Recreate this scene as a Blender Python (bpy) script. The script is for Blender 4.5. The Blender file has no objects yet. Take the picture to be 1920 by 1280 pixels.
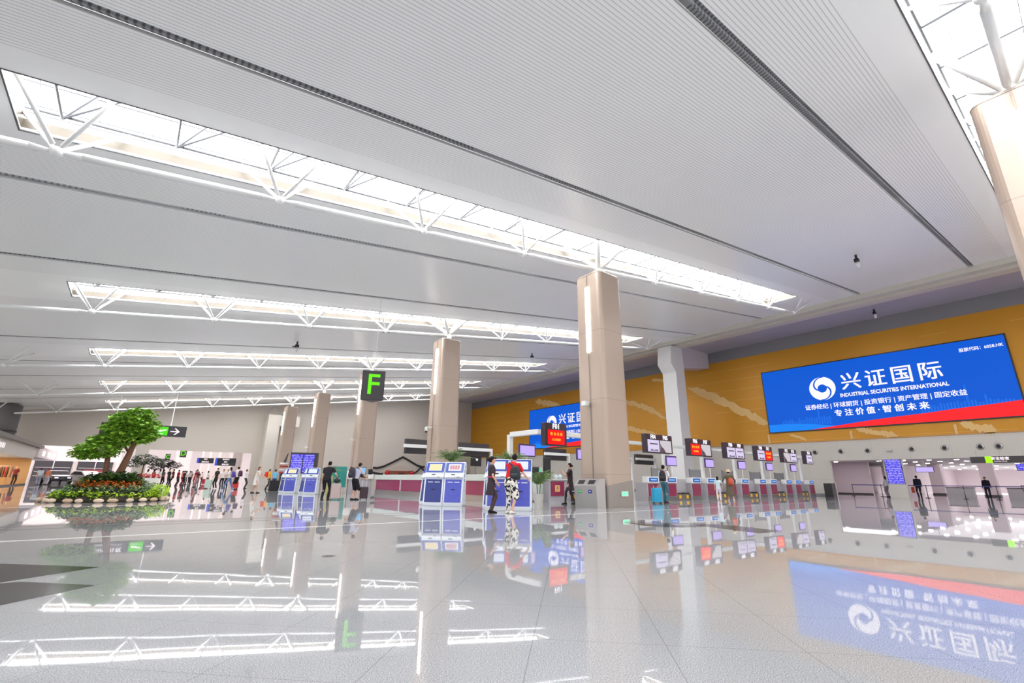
import bpy, bmesh, math, random
from mathutils import Vector, Matrix
random.seed(7)
S = bpy.context.scene
C = S.collection
PI = math.pi
# ------------------------------------------------------------------ camera
def cam_matrix(yaw, pitch, roll, loc):
    cy, sy, cp, sp = math.cos(yaw), math.sin(yaw), math.cos(pitch), math.sin(pitch)
    fw = Vector((sy*cp, cy*cp, sp)); rt = Vector((cy, -sy, 0)); up = rt.cross(fw)
    cr, sr = math.cos(roll), math.sin(roll)
    r2 = rt*cr + up*sr; u2 = up*cr - rt*sr
    m = Matrix((r2, u2, -fw)).transposed().to_4x4()
    m.translation = loc
    return m
cd = bpy.data.cameras.new('camera'); co = bpy.data.objects.new('camera', cd); C.objects.link(co)
cd.sensor_width = 36; cd.lens = 874.9/1920*36; cd.clip_start = .05; cd.clip_end = 600
co.matrix_world = cam_matrix(.66499, .2889, .0113964, Vector((0, 0, .95)))
S.camera = co
# ------------------------------------------------------------------ world, view
S.view_settings.view_transform = 'Standard'; S.view_settings.look = 'None'
S.view_settings.gamma = 1; S.view_settings.exposure = 0.63; S.view_settings.use_curve_mapping = False
W = bpy.data.worlds.new('world'); S.world = W; W.use_nodes = True
W.node_tree.nodes['Background'].inputs[0].default_value = (1, .985, .975, 1)
W.node_tree.nodes['Background'].inputs[1].default_value = .95
cy_ = S.cycles
cy_.max_bounces = 7; cy_.diffuse_bounces = 4; cy_.glossy_bounces = 4; cy_.transmission_bounces = 4; cy_.transparent_max_bounces = 6
cy_.use_denoising = True; cy_.caustics_reflective = False; cy_.caustics_refractive = False
cy_.sample_clamp_indirect = 6.0
SKY_E = 9.0       # brightness of the daylight in the roof glazing
HALL2_E = 7.0     # roof glazing of the hall beyond the far wall
# ------------------------------------------------------------------ materials
def lin(c):
    c = c/255
    return c/12.92 if c <= .04045 else ((c+.055)/1.055)**2.4
_M = {}
def mat(name, rgb, rough=.5, metal=0.0, emit=0.0, spec=.5, alpha=1.0, trans=0.0, coat=0.0):
    if name in _M: return _M[name]
    m = bpy.data.materials.new(name); m.use_nodes = True
    b = m.node_tree.nodes['Principled BSDF']
    col = (lin(rgb[0]), lin(rgb[1]), lin(rgb[2]), 1)
    b.inputs['Base Color'].default_value = col
    b.inputs['Roughness'].default_value = rough; b.inputs['Metallic'].default_value = metal
    b.inputs['Specular IOR Level'].default_value = spec
    b.inputs['Coat Weight'].default_value = coat
    if emit:
        b.inputs['Emission Color'].default_value = col; b.inputs['Emission Strength'].default_value = emit
        b.inputs['Base Color'].default_value = (0, 0, 0, 1); b.inputs['Specular IOR Level'].default_value = .2
    if alpha < 1: b.inputs['Alpha'].default_value = alpha
    if trans: b.inputs['Transmission Weight'].default_value = trans
    _M[name] = m
    return m
def nodes(m):
    nt = m.node_tree
    return nt, nt.nodes, nt.links, nt.nodes['Principled BSDF']
def nmath(nt, op, a, b=None, clamp=False):
    n = nt.nodes.new('ShaderNodeMath'); n.operation = op; n.use_clamp = clamp
    for i, v in enumerate((a, b)):
        if v is None: continue
        if isinstance(v, (int, float)): n.inputs[i].default_value = v
        else: nt.links.new(v, n.inputs[i])
    return n.outputs[0]
def nmix(nt, f, a, b):
    n = nt.nodes.new('ShaderNodeMix'); n.data_type = 'RGBA'
    if isinstance(f, (int, float)): n.inputs[0].default_value = f
    else: nt.links.new(f, n.inputs[0])
    for i, v in ((6, a), (7, b)):
        if isinstance(v, tuple): n.inputs[i].default_value = v if len(v) == 4 else v+(1,)
        else: nt.links.new(v, n.inputs[i])
    return n.outputs[2]
def L3(r, g, b): return (lin(r), lin(g), lin(b), 1)
def coords(nt):
    t = nt.nodes.new('ShaderNodeNewGeometry'); s = nt.nodes.new('ShaderNodeSeparateXYZ')
    nt.links.new(t.outputs['Position'], s.inputs[0]); return t.outputs['Position'], s.outputs
def noise(nt, vec, scale, detail=2, rough=.5):
    n = nt.nodes.new('ShaderNodeTexNoise'); n.inputs['Scale'].default_value = scale
    n.inputs['Detail'].default_value = detail; n.inputs['Roughness'].default_value = rough
    nt.links.new(vec, n.inputs['Vector']); return n.outputs[0]
def ramp(nt, v, stops):
    r = nt.nodes.new('ShaderNodeValToRGB'); nt.links.new(v, r.inputs[0])
    e = r.color_ramp.elements
    e[0].position, e[0].color = stops[0]; e[1].position, e[1].color = stops[-1]
    for p, c in stops[1:-1]:
        q = e.new(p); q.color = c
    return r.outputs[0]
def lines(nt, v, period, width, off=0.0):
    """1 inside a thin line repeated every period along v"""
    a = nmath(nt, 'ADD', v, -off + 1000*period); f = nmath(nt, 'MODULO', a, period)
    return nmath(nt, 'LESS_THAN', f, width)
# polished speckled granite, square tiles laid on the diagonal
def granite(name, base, hi, lo):
    m = mat(name, (200, 200, 200), rough=.02, spec=.5); nt, N, Lk, b = nodes(m)
    pos, xyz = coords(nt)
    sp = noise(nt, pos, 150, 1, .7)
    col = ramp(nt, sp, [(.30, L3(*lo)), (.42, L3(*base)), (.56, L3(*base)), (.68, L3(*hi))])
    cl = noise(nt, pos, .35, 2)
    col = nmix(nt, nmath(nt, 'MULTIPLY', cl, .16), col, L3(*lo))
    d1 = nmath(nt, 'MULTIPLY', nmath(nt, 'SUBTRACT', xyz[0], xyz[1]), .70711)
    d2 = nmath(nt, 'MULTIPLY', nmath(nt, 'ADD', xyz[0], xyz[1]), .70711)
    ln = nmath(nt, 'MAXIMUM', lines(nt, d1, .807, .004, -.25), lines(nt, d2, .807, .004, .1))
    col = nmix(nt, nmath(nt, 'MULTIPLY', ln, .55), col, L3(90, 88, 86))
    Lk.new(col, b.inputs['Base Color'])
    bp = nt.nodes.new('ShaderNodeBump'); bp.inputs['Strength'].default_value = .035; bp.inputs['Distance'].default_value = .02
    Lk.new(noise(nt, pos, 1.1, 1), bp.inputs['Height']); Lk.new(bp.outputs[0], b.inputs['Normal'])
    b.inputs['IOR'].default_value = 1.58
    return m
M_floor = granite('granite_light', (173, 174, 177), (224, 225, 228), (104, 104, 107))
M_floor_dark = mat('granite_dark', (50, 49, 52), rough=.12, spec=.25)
M_pale_line = mat('floor_line_pale', (250, 250, 248), rough=.06)
M_inlay_dark = mat('inlay_dark', (120, 116, 116), rough=.06)
# ribbed metal ceiling strips running along the hall
M_ceil = mat('ceiling_smooth', (248, 248, 247), rough=.34)
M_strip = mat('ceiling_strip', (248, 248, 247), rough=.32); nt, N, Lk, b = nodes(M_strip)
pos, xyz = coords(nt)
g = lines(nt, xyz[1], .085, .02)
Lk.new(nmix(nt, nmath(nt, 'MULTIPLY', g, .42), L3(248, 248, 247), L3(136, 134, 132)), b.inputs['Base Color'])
M_slot = mat('ceiling_slot', (140, 141, 143), rough=.5); nt, N, Lk, b = nodes(M_slot)
pos, xyz = coords(nt)
g = nmath(nt, 'MULTIPLY', lines(nt, xyz[0], .12, .05), nmath(nt, 'GREATER_THAN', noise(nt, pos, .22, 1), .45))
Lk.new(nmix(nt, g, L3(150, 151, 153), L3(96, 97, 99)), b.inputs['Base Color'])
M_white = mat('white_paint', (232, 232, 230), rough=.35)
M_tube = mat('tube_white', (236, 237, 236), rough=.28)
M_cream = mat('cream_panel', (205, 199, 190), rough=.4); nt, N, Lk, b = nodes(M_cream)
pos, xyz = coords(nt)
g = nmath(nt, 'MAXIMUM', lines(nt, xyz[1], 2.4, .015, .3), lines(nt, xyz[2], 1.5, .012, 1.3))
Lk.new(nmix(nt, nmath(nt, 'MULTIPLY', g, .35), L3(205, 199, 190), L3(120, 112, 104)), b.inputs['Base Color'])
M_beige = mat('beige_wall', (196, 188, 178), rough=.5); nt, N, Lk, b = nodes(M_beige)
pos, xyz = coords(nt)
g = nmath(nt, 'MAXIMUM', lines(nt, xyz[0], 2.4, .012, .3), lines(nt, xyz[2], .9, .01, .3))
Lk.new(nmix(nt, nmath(nt, 'MULTIPLY', g, .22), L3(196, 188, 178), L3(140, 132, 124)), b.inputs['Base Color'])
M_col = mat('column_panel', (182, 163, 148), rough=.3, metal=.15); nt, N, Lk, b = nodes(M_col)
pos, xyz = coords(nt)
g = lines(nt, xyz[2], 2.9, .018, 1.2)
Lk.new(nmix(nt, nmath(nt, 'MULTIPLY', g, .4), L3(182, 163, 148), L3(96, 84, 74)), b.inputs['Base Color'])
M_colbase = mat('column_base', (150, 141, 134), rough=.35, metal=.3)
M_gold = mat('gold_panel', (198, 138, 30), rough=.36, metal=.25); nt, N, Lk, b = nodes(M_gold)
pos, xyz = coords(nt)
g = nmath(nt, 'MULTIPLY', lines(nt, xyz[2], 1.06, .03, .4), nmath(nt, 'GREATER_THAN', noise(nt, pos, .16, 1), .5))
br = nmix(nt, noise(nt, pos, .12, 2), L3(186, 126, 22), L3(210, 150, 40))
Lk.new(nmix(nt, nmath(nt, 'MULTIPLY', g, .5), br, L3(232, 190, 110)), b.inputs['Base Color'])
M_relief = mat('gold_relief', (226, 186, 118), rough=.45)
M_grey = mat('grey_band', (128, 126, 130), rough=.5)
M_soffit = mat('soffit_panel', (176, 172, 186), rough=.35)
M_black = mat('black_plastic', (28, 26, 30), rough=.35)
M_dark = mat('dark_grey', (58, 54, 56), rough=.4)
M_steel = mat('brushed_steel', (178, 174, 172), rough=.32, metal=.7)
M_steel_d = mat('dark_steel', (120, 116, 114), rough=.35, metal=.6)
M_magenta = mat('magenta_panel', (140, 22, 70), rough=.3)
M_counter = mat('counter_white', (214, 220, 214), rough=.25)
M_gcount = mat('counter_grey', (176, 172, 176), rough=.35)
M_glow = mat('tube_light', (255, 250, 246), emit=5.0)
M_daylight = mat('daylight_panel', (252, 252, 253), emit=SKY_E)
M_day2 = mat('daylight_panel_beyond', (255, 244, 244), emit=HALL2_E)
M_down = mat('downlight_glow', (255, 250, 246), emit=22)
M_glass = mat('clear_glass', (226, 236, 234), rough=.03, alpha=.18)
M_skin = mat('skin', (214, 168, 140), rough=.55)
M_hair = mat('hair_black', (30, 24, 22), rough=.5)
M_leaf = mat('leaf_green', (70, 120, 34), rough=.5)
# ------------------------------------------------------------------ mesh helpers
class MB:
    def __init__(s): s.v = []; s.f = []
    def add(s, vs, fs):
        n = len(s.v); s.v += [tuple(v) for v in vs]; s.f += [tuple(i+n for i in f) for f in fs]; return s
    def box(s, a, b_, rot=0, c=None):
        x0, y0, z0 = a; x1, y1, z1 = b_
        vs = [(x0,y0,z0),(x1,y0,z0),(x1,y1,z0),(x0,y1,z0),(x0,y0,z1),(x1,y0,z1),(x1,y1,z1),(x0,y1,z1)]
        if rot:
            cx, cy = c if c else ((x0+x1)/2, (y0+y1)/2); k, q = math.cos(rot), math.sin(rot)
            vs = [(cx+(x-cx)*k-(y-cy)*q, cy+(x-cx)*q+(y-cy)*k, z) for x, y, z in vs]
        return s.add(vs, [(3,2,1,0),(4,5,6,7),(0,1,5,4),(1,2,6,5),(2,3,7,6),(3,0,4,7)])
    def quad(s, *p): return s.add(p, [tuple(range(len(p)))])
    def prism(s, pts, z0, z1):
        """pts counter-clockwise in xy"""
        n = len(pts); vs = [(x, y, z0) for x, y in pts]+[(x, y, z1) for x, y in pts]
        fs = [tuple(range(n))[::-1], tuple(range(n, 2*n))]+[(i, (i+1) % n, n+(i+1) % n, n+i) for i in range(n)]
        return s.add(vs, fs)
    def extr(s, pts, axis, a, b_):
        """outline in the two other axes, extruded along axis from a to b"""
        n = len(pts); f = (lambda u, v, w: (w, u, v)) if axis == 'x' else ((lambda u, v, w: (u, w, v)) if axis == 'y' else (lambda u, v, w: (u, v, w)))
        vs = [f(u, v, a) for u, v in pts]+[f(u, v, b_) for u, v in pts]
        fs = [tuple(range(n))[::-1], tuple(range(n, 2*n))]+[(i, (i+1) % n, n+(i+1) % n, n+i) for i in range(n)]
        return s.add(vs, fs)
    def rings(s, rs, cap=True):
        """list of rings (equal count), lofted"""
        n = len(rs[0]); vs = [p for r in rs for p in r]; fs = []
        for k in range(len(rs)-1):
            for i in range(n): fs.append((k*n+i, k*n+(i+1) % n, (k+1)*n+(i+1) % n, (k+1)*n+i))
        if cap: fs += [tuple(range(n))[::-1], tuple(range((len(rs)-1)*n, len(rs)*n))]
        return s.add(vs, fs)
    def tube(s, p0, p1, r0, r1=None, n=8, round_=False):
        p0, p1 = Vector(p0), Vector(p1); r1 = r0 if r1 is None else r1
        d = (p1-p0); L = d.length; d = d/L if L > 1e-6 else Vector((0, 0, 1))
        a = d.orthogonal().normalized(); b_ = d.cross(a)
        def ring(c, r): return [c+a*(r*math.cos(2*PI*i/n))+b_*(r*math.sin(2*PI*i/n)) for i in range(n)]
        rs = []
        if round_:
            for t in (.15, .5, .82): rs.append(ring(p0-d*r0*math.cos(t*PI/2), r0*math.sin(t*PI/2)))
        rs += [ring(p0, r0), ring(p1, r1)]
        if round_:
            for t in (.82, .5, .15): rs.append(ring(p1+d*r1*math.cos(t*PI/2), r1*math.sin(t*PI/2)))
        return s.rings(rs)
    def ball(s, c, r, n=10, m=7, rot=None):
        if isinstance(r, (int, float)): r = (r, r, r)
        c = Vector(c); rs = []
        for k in range(1, m):
            t = PI*k/m; rg = []
            for i in range(n):
                a = 2*PI*i/n; v = Vector((r[0]*math.sin(t)*math.cos(a), r[1]*math.sin(t)*math.sin(a), -r[2]*math.cos(t)))
                if rot is not None: v = rot @ v
                rg.append(c+v)
            rs.append(rg)
        b0 = Vector((0, 0, -r[2])); t0 = Vector((0, 0, r[2]))
        if rot is not None: b0 = rot @ b0; t0 = rot @ t0
        k = len(s.v); s.rings(rs, cap=False); q = len(s.v); s.v += [tuple(c+b0), tuple(c+t0)]
        for i in range(n):
            s.f.append((k+(i+1) % n, k+i, q)); e = k+(m-2)*n; s.f.append((e+i, e+(i+1) % n, q+1))
        return s
    def xf(s, M):
        s.v = [tuple(M @ Vector(v)) for v in s.v]; return s
    def build(s, name, m, parent=None, loc=None, rz=0, smooth=False, bevel=0):
        me = bpy.data.meshes.new(name); me.from_pydata(s.v, [], s.f); me.update()
        if smooth: me.polygons.foreach_set('use_smooth', [True]*len(me.polygons))
        me.materials.append(m)
        o = bpy.data.objects.new(name, me); C.objects.link(o)
        if parent: o.parent = parent
        if loc: o.location = loc
        if rz: o.rotation_euler = (0, 0, rz)
        if bevel:
            b_ = o.modifiers.new('bevel', 'BEVEL'); b_.width = bevel; b_.segments = 2; b_.limit_method = 'ANGLE'
        return o
def tag(o, label=None, cat=None, group=None, kind=None):
    if label: o['label'] = label
    if cat: o['category'] = cat
    if group: o['group'] = group
    if kind: o['kind'] = kind
    return o
def thing(name, label, cat, loc=(0, 0, 0), rz=0, group=None):
    o = bpy.data.objects.new(name, None); C.objects.link(o); o.empty_display_size = .2
    o.location = loc; o.rotation_euler = (0, 0, rz)
    return tag(o, label, cat, group)
def struct(name, mb, m, **k): return tag(mb.build(name, m, **k), kind='structure')
def copy_tree(o, loc=None, rz=None, label=None, group=None):
    r = o.copy(); C.objects.link(r)
    if loc is not None: r.location = loc
    if rz is not None: r.rotation_euler = (0, 0, rz)
    if label: r['label'] = label
    if group: r['group'] = group
    def kids(a, b_):
        for ch in KIDS(a):
            c = ch.copy(); C.objects.link(c); c.parent = b_; kids(ch, c)
    kids(o, r)
    return r
def KIDS(o): return [x for x in list(C.objects) if x.parent == o]
def face(az): return math.radians(az+90)      # local -Y looks along azimuth az
def words(s, size, m, parent, loc, rz=0, align='CENTER', name='lettering', bold=0.0, sx=1.0, depth=.004, shear=0, label=None):
    """lettering standing upright, read from the parent's local -Y side"""
    cjk = any(ord(c) > 0x2e80 for c in s)
    cu = bpy.data.curves.new(name, 'FONT'); cu.body = s; cu.size = size; cu.align_x = align; cu.align_y = 'CENTER'
    cu.extrude = depth; cu.offset = 0 if cjk else bold; cu.resolution_u = 2; cu.shear = shear
    t = bpy.data.objects.new('tmp', cu); C.objects.link(t)
    dg = bpy.context.evaluated_depsgraph_get(); me = bpy.data.meshes.new_from_object(t.evaluated_get(dg))
    bpy.data.objects.remove(t); bpy.data.curves.remove(cu)
    if cjk and bold:
        bm_ = bmesh.new(); bm_.from_mesh(me); g0 = list(bm_.verts)+list(bm_.edges)+list(bm_.faces)
        bmesh.ops.translate(bm_, verts=bm_.verts, vec=(-bold, -bold*.5, 0))
        for dx, dy, dz in ((2*bold, 0, .001), (2*bold, bold, -.001), (0, bold, .0005)):
            r = bmesh.ops.duplicate(bm_, geom=g0); bmesh.ops.translate(bm_, verts=[v for v in r['geom'] if isinstance(v, bmesh.types.BMVert)], vec=(dx, dy, dz))
        bm_.to_mesh(me); bm_.free()
    me.name = name; me.materials.clear(); me.materials.append(m)
    o = bpy.data.objects.new(name, me); C.objects.link(o); o.parent = parent
    o.location = loc; o.rotation_euler = (PI/2, 0, rz); o.scale = (sx, 1, 1)
    if label: o['label'] = label
    return o
# ------------------------------------------------------------------ hall geometry
SL = .1362; H0 = 8.92                       # roof slope and height at X = 0
def zc(x): return H0+SL*x                   # ceiling height
def zch(x): return 8.0+.1412*x              # truss bottom chord height
R0, DR = -.25, 13.07                        # truss rows
def row(k): return R0+DR*k
HW = 1.06                                   # half width of a skylight
XL, XR = -3.4, 34.9                         # skylight ends
XE, XW = -12.0, 39.8                        # ceiling ends
GW = 46.6                                   # face of the gold wall
FW = 71.0                                   # face of the far wall
# floor
struct('floor', MB().box((-40, -20, -.2), (75, 150, 0)), M_floor)
def floor_shape(pts, m=M_floor_dark, z=.002):
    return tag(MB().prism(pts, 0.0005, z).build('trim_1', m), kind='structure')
floor_shape([(-2.2, 8.9), (-2.2, 6.9), (-.75, 6.62), (-.07, 7.11), (-.93, 7.95)])
floor_shape([(-2.2, 6.6), (-1.2, 4.6), (-.59, 5.5), (-.06, 5.99), (-.6, 6.55)])
floor_shape([(9.64, 7.81), (9.3, 6.9), (9.75, 6.3), (10.5, 6.15), (10.2, 7.0)])
floor_shape([(9.9, 7.95), (10.6, 6.6), (10.2, 5.5), (10.0, 4.75), (10.93, 4.7), (11.2, 6.2)][::-1])
for y0, w, m in ((12.55, .16, M_inlay_dark), (13.25, .16, M_inlay_dark), (20.9, .2, M_pale_line), (10.45, .13, M_pale_line), (30.2, .2, M_inlay_dark), (44, .3, M_inlay_dark)):  # thin dark and pale lines running across the floor
    floor_shape([(-30, y0), (46, y0), (46, y0+w), (-30, y0+w)], m)
# ceiling: smooth margins, ribbed strips, recessed slots
def cq(mb, x0, x1, y0, y1, dz=0, t=.08):
    vs = [(x, y, zc(x)+dz+h) for h in (0, t) for x, y in ((x0, y0), (x1, y0), (x1, y1), (x0, y1))]
    mb.add(vs, [(3,2,1,0),(4,5,6,7),(0,1,5,4),(1,2,6,5),(2,3,7,6),(3,0,4,7)])
sm, st, sl = MB(), MB(), []
for k in range(-1, 6):
    c = row(k); n = row(k+1)
    if k == 5: n = FW+1.0
    for a, b_ in ((c-.02-HW-.74, c-HW), (c+HW, c+HW+.74)):
        cq(sm, XE, XW, a, b_)
    cq(sm, XE, XL, c-HW, c+HW); cq(sm, XR, XW, c-HW, c+HW)
    y = [c+HW+.74, c+3.38, c+3.66, n-3.66, n-3.38, n-HW-.76]
    if k == 5:
        cq(st, XE, XW, y[0], y[1]); sl.append((y[1], y[2])); cq(st, XE, XW, y[2], FW+.1)
    else:
        cq(st, XE, XW, y[0], y[1]); cq(st, XE, XW, y[2], y[3]); cq(st, XE, XW, y[4], y[5]); sl += [(y[1], y[2]), (y[3], y[4])]
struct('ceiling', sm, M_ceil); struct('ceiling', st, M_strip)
for i, (a, b_) in enumerate(sl):
    q = MB(); cq(q, XE, XW, a, b_, .09, .05); cq(q, XE, XW, a+.1, a+.13, -.0, .1)
    struct('trim_%d' % (i+2), q, M_slot)
# skylights
def skylight(k):
    c = row(k); root = bpy.data.objects.new('window_%d' % (k+2), None); C.objects.link(root); root['kind'] = 'structure'
    cu = MB()
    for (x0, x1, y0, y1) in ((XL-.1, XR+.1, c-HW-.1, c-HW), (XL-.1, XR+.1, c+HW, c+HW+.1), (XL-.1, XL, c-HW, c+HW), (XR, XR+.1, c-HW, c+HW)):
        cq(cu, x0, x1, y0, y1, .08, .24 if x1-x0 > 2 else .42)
    et = MB()
    for (x0, x1, y0, y1) in ((XL-.02, XR+.02, c-HW-.02, c-HW+.012), (XL-.02, XR+.02, c+HW-.012, c+HW+.02), (XL-.02, XL+.012, c-HW, c+HW), (XR-.012, XR+.02, c-HW, c+HW)):
        cq(et, x0, x1, y0, y1, -.012, .03)
    et.build('edge_trim', mat('edge_dark', (84, 84, 86), rough=.5), root)
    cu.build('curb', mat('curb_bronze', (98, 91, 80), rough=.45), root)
    gl = MB(); z = lambda x, h: zc(x)+h
    X0, X1 = XL-.9, XR+.9; Y0, Y1 = c-HW-.85, c+HW+.85
    top = [(X0, Y0, .62), (X1, Y0, .62), (X1, c, 2.0), (X0, c, 2.0)]
    gl.quad(*[(x, y, z(x, h)) for x, y, h in ((X0, Y0, 1.25), (X1, Y0, 1.25), (X1, c, 2.1), (X0, c, 2.1))])
    gl.quad(*[(x, y, z(x, h)) for x, y, h in ((X0, Y1, 1.25), (X0, c, 2.1), (X1, c, 2.1), (X1, Y1, 1.25))])
    for yy in (Y0, Y1): gl.quad(*[(x, yy, z(x, h)) for x, h in ((X0, .34), (X1, .34), (X1, 1.25), (X0, 1.25))])
    for xx in (X0, X1): gl.quad(*[(xx, y, z(xx, h)) for y, h in ((Y0, .34), (Y1, .34), (Y1, 1.25), (c, 2.1), (Y0, 1.25))])
    gl.build('glazing', M_daylight, root)
    led = MB()
    for (x0, x1, y0, y1) in ((X0, X1, Y0, c-HW-.1), (X0, X1, c+HW+.1, Y1), (X0, XL-.1, c-HW-.1, c+HW+.1), (XR+.1, X1, c-HW-.1, c+HW+.1)):
        cq(led, x0, x1, y0, y1, .29, .04)
    led.build('ledge', M_white, root)
    pu = MB(); gm = mat('glazing_bar', (58, 60, 66), rough=.5)
    for h, yo in ((1.22, HW+.8), (1.0, HW+.82), (1.6, HW*.6), (1.4, HW*1.1)):
        for sg in (-1, 1):
            y = c+sg*yo; pu.tube((X0, y, z(X0, h)), (X1, y, z(X1, h)), .018, n=5)
    for i in range(36):
        x = XL+(XR-XL)*i/35
        pu.tube((x, Y0, z(x, 1.2)), (x, c, z(x, 2.04)), .012, n=4); pu.tube((x, Y1, z(x, 1.2)), (x, c, z(x, 2.04)), .012, n=4)
    pu.build('mullion', gm, root)
for k in range(-1, 6): skylight(k)
# trusses
ordn = ['over the camera end of the hall', 'above the big column beside the steel bins', 'above the second column with the dome camera', 'above the third column of the row', 'above the fourth column of the row', 'nearest the beige far wall']
sm_ = {}
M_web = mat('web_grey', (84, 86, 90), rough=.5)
def truss(k):
    c = row(k)
    t = thing('roof_truss', 'white tubular roof truss with V struts '+ordn[k], 'roof truss', (0, c, 0), 0, 'white tubular trusses under the skylights')
    xs = [2.0+4.375*i+(.0) for i in range(-3, 9)]
    xs = [14.98+4.375*(i-6) for i in range(0, 12)]
    big = 1.0
    ch = MB()
    for a, b_ in zip(xs[:-1], xs[1:]):
        A = Vector((a, 0, zch(a))); B = Vector((b_, 0, zch(b_))); d = (B-A).normalized()
        ch.tube(A+d*.1, A+d*.42, .04, .088, n=10); ch.tube(A+d*.42, B-d*.42, .088, n=10); ch.tube(B-d*.42, B-d*.1, .088, .04, n=10)
    ch.build('bottom_chord', M_tube, t, smooth=True)
    tc = MB()
    for sg in (-1, 1):
        tc.tube((XL-.5, sg*.98, zc(XL)+.5), (XR+.5, sg*.98, zc(XR)+.5), .036, n=7)
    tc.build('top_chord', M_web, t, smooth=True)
    for i, x in enumerate(xs):
        z0 = zch(x); out = x < XL or x > XR
        if 'node' not in sm_:
            sm_['node'] = MB().ball((0, 0, 0), .125, 12, 8).build('joint', M_tube, t, smooth=True); nd = sm_['node']
        else:
            nd = sm_['node'].copy(); C.objects.link(nd); nd.parent = t
        nd.location = (x, 0, z0)
        th = .048 if abs(x-14.98) > .5 else .11
        top = (zc(x)+.5-z0) if not out else (zc(x)-z0-.01)
        for sx in (-1, 1):
            for sg in (-1, 1):
                xe = sx*(.95 if abs(x-14.98) > .5 else 1.15)
                key = (out, th, sx, sg, round(top, 1))
                s_ = MB().tube((xe*.08, sg*.08, top*.08), (xe, sg*1.0, top+SL*xe), th, n=8).build('strut', M_tube, t, smooth=True)
                s_.location = (x, 0, z0)
    # secondary web inside the skylight
    wb = MB(); n = int((XR-XL)/2.19)
    for i in range(n):
        x = XL+.6+i*2.19
        if x > XR-1: break
        q = zc(x)+.5
        wb.tube((x, -.98, q), (x, .98, q), .034, n=5)
        wb.tube((x, .98, q), (x+2.19, 0, zc(x+2.19)+1.9), .032, n=5); wb.tube((x, .98, q), (x+1.0, .3, zc(x)+1.85), .03, n=5)
        wb.tube((x, -.98, q), (x+1.0, -.3, zc(x)+1.85), .03, n=5); wb.tube((x, .98, q), (x, 1.7, q+.45), .026, n=5)
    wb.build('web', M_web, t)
    return t
for k in range(6): truss(k)
# edge beam, soffit, right-hand wall
bm = MB(); bm.box((39.6, -14, 13.95), (39.75, FW, 14.7)); bm.box((39.75, -14, 14.08), (40.6, FW, 14.3)); bm.box((40.6, -14, 13.88), (41.5, FW, 14.6))
struct('trim_30', bm, mat('beam_cream', (206, 200, 190), rough=.4))
struct('trim_31', MB().box((41.5, -14, 14.25), (GW+.5, FW, 14.5)), M_soffit)
struct('wall_right', MB().box((GW, -14, 4.48), (GW+.5, FW, 13.1)), M_gold)
struct('wall_right', MB().box((GW-.02, -14, 13.1), (GW+.5, FW, 14.35)), M_grey)
wr = MB()
wr.box((GW, -14, 2.83), (GW+.4, FW, 4.48)); wr.box((GW, 15.45, 0), (GW+.4, FW, 2.83)); wr.box((GW, 10.55, 0), (GW+.4, 11.7, 2.83))
struct('wall_right', wr, M_cream)
struct('trim_32', MB().box((GW-.05, -14, 4.44), (GW, FW, 4.52)), mat('gold_ledge', (190, 140, 90), rough=.4))
struct('baseboard_right', MB().box((GW-.03, 15.45, 0), (GW-.001, FW-.01, .15)), M_grey)
def ribbon(pts, w, seed):
    rnd = random.Random(seed); n = 26; up, dn = [], []
    for i in range(n+1):
        t = i/n*(len(pts)-1); j = min(int(t), len(pts)-2); f = t-j
        y = pts[j][0]*(1-f)+pts[j+1][0]*f; z = pts[j][1]*(1-f)+pts[j+1][1]*f
        e = min(1, i/3, (n-i)/3)*.9+.1
        up.append((y, z+w*e*rnd.uniform(.35, .8))); dn.append((y, z-w*e*rnd.uniform(.3, .75)))
    q = MB()
    for i in range(n):
        a, b_, c, d = up[i], up[i+1], dn[i+1], dn[i]
        q.add([(GW-h, p[0], p[1]) for h in (0.0, .05) for p in (a, b_, c, d)], [(0,1,2,3),(7,6,5,4),(0,4,5,1),(1,5,6,2),(2,6,7,3),(3,7,4,0)])
    return q
for i, (pts, w) in enumerate([([(27.9, 10.9), (24.7, 9.3), (21.9, 7.5), (19.9, 6.3)], .75), ([(13.1, 5.35), (11.9, 4.95), (10.4, 4.6)], .4), ([(6.7, 5.25), (5.7, 4.8), (4.9, 4.65)], .5),
     ([(18.3, 5.2), (17.4, 4.9), (16.9, 4.62)], .2), ([(53.5, 12.5), (50, 11.7), (47, 10.6)], .7), ([(37.5, 10.8), (35.9, 10.2), (33.3, 9.3), (30.9, 7.8)], .55), ([(37.2, 7.3), (36.1, 7.1), (33.5, 6.4), (31.8, 5.8)], .45),
     ([(32.5, 12.5), (31.7, 12.4), (30.0, 12.0)], .3), ([(3.2, 5.1), (2.4, 4.9), (1.5, 4.7)], .3)]):
    struct('trim_%d' % (40+i), ribbon(pts, w, i), M_relief)
for i, (y, z) in enumerate([(20.0, 5.0), (13.4, 4.9), (6.9, 4.9)]):
    struct('trim_%d' % (50+i), MB().box((GW-.06, y, 4.52), (GW, y+.16, z+.3)), M_relief)
# far wall with its openings
fw = MB()
fw.box((XE, FW, 4.0), (13.6, FW+.5, zc(13.6)+.2)); fw.box((.1, FW, 0), (1.35, FW+.5, 4.0)); fw.box((12.3, FW, 0), (17.0, FW+.5, 4.0))
fw.box((13.6, FW, 4.0), (GW, FW+.5, 15.2)); fw.box((18.0, FW, 0), (GW, FW+.5, 4.0))
struct('wall_far', fw, M_beige)
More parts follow.
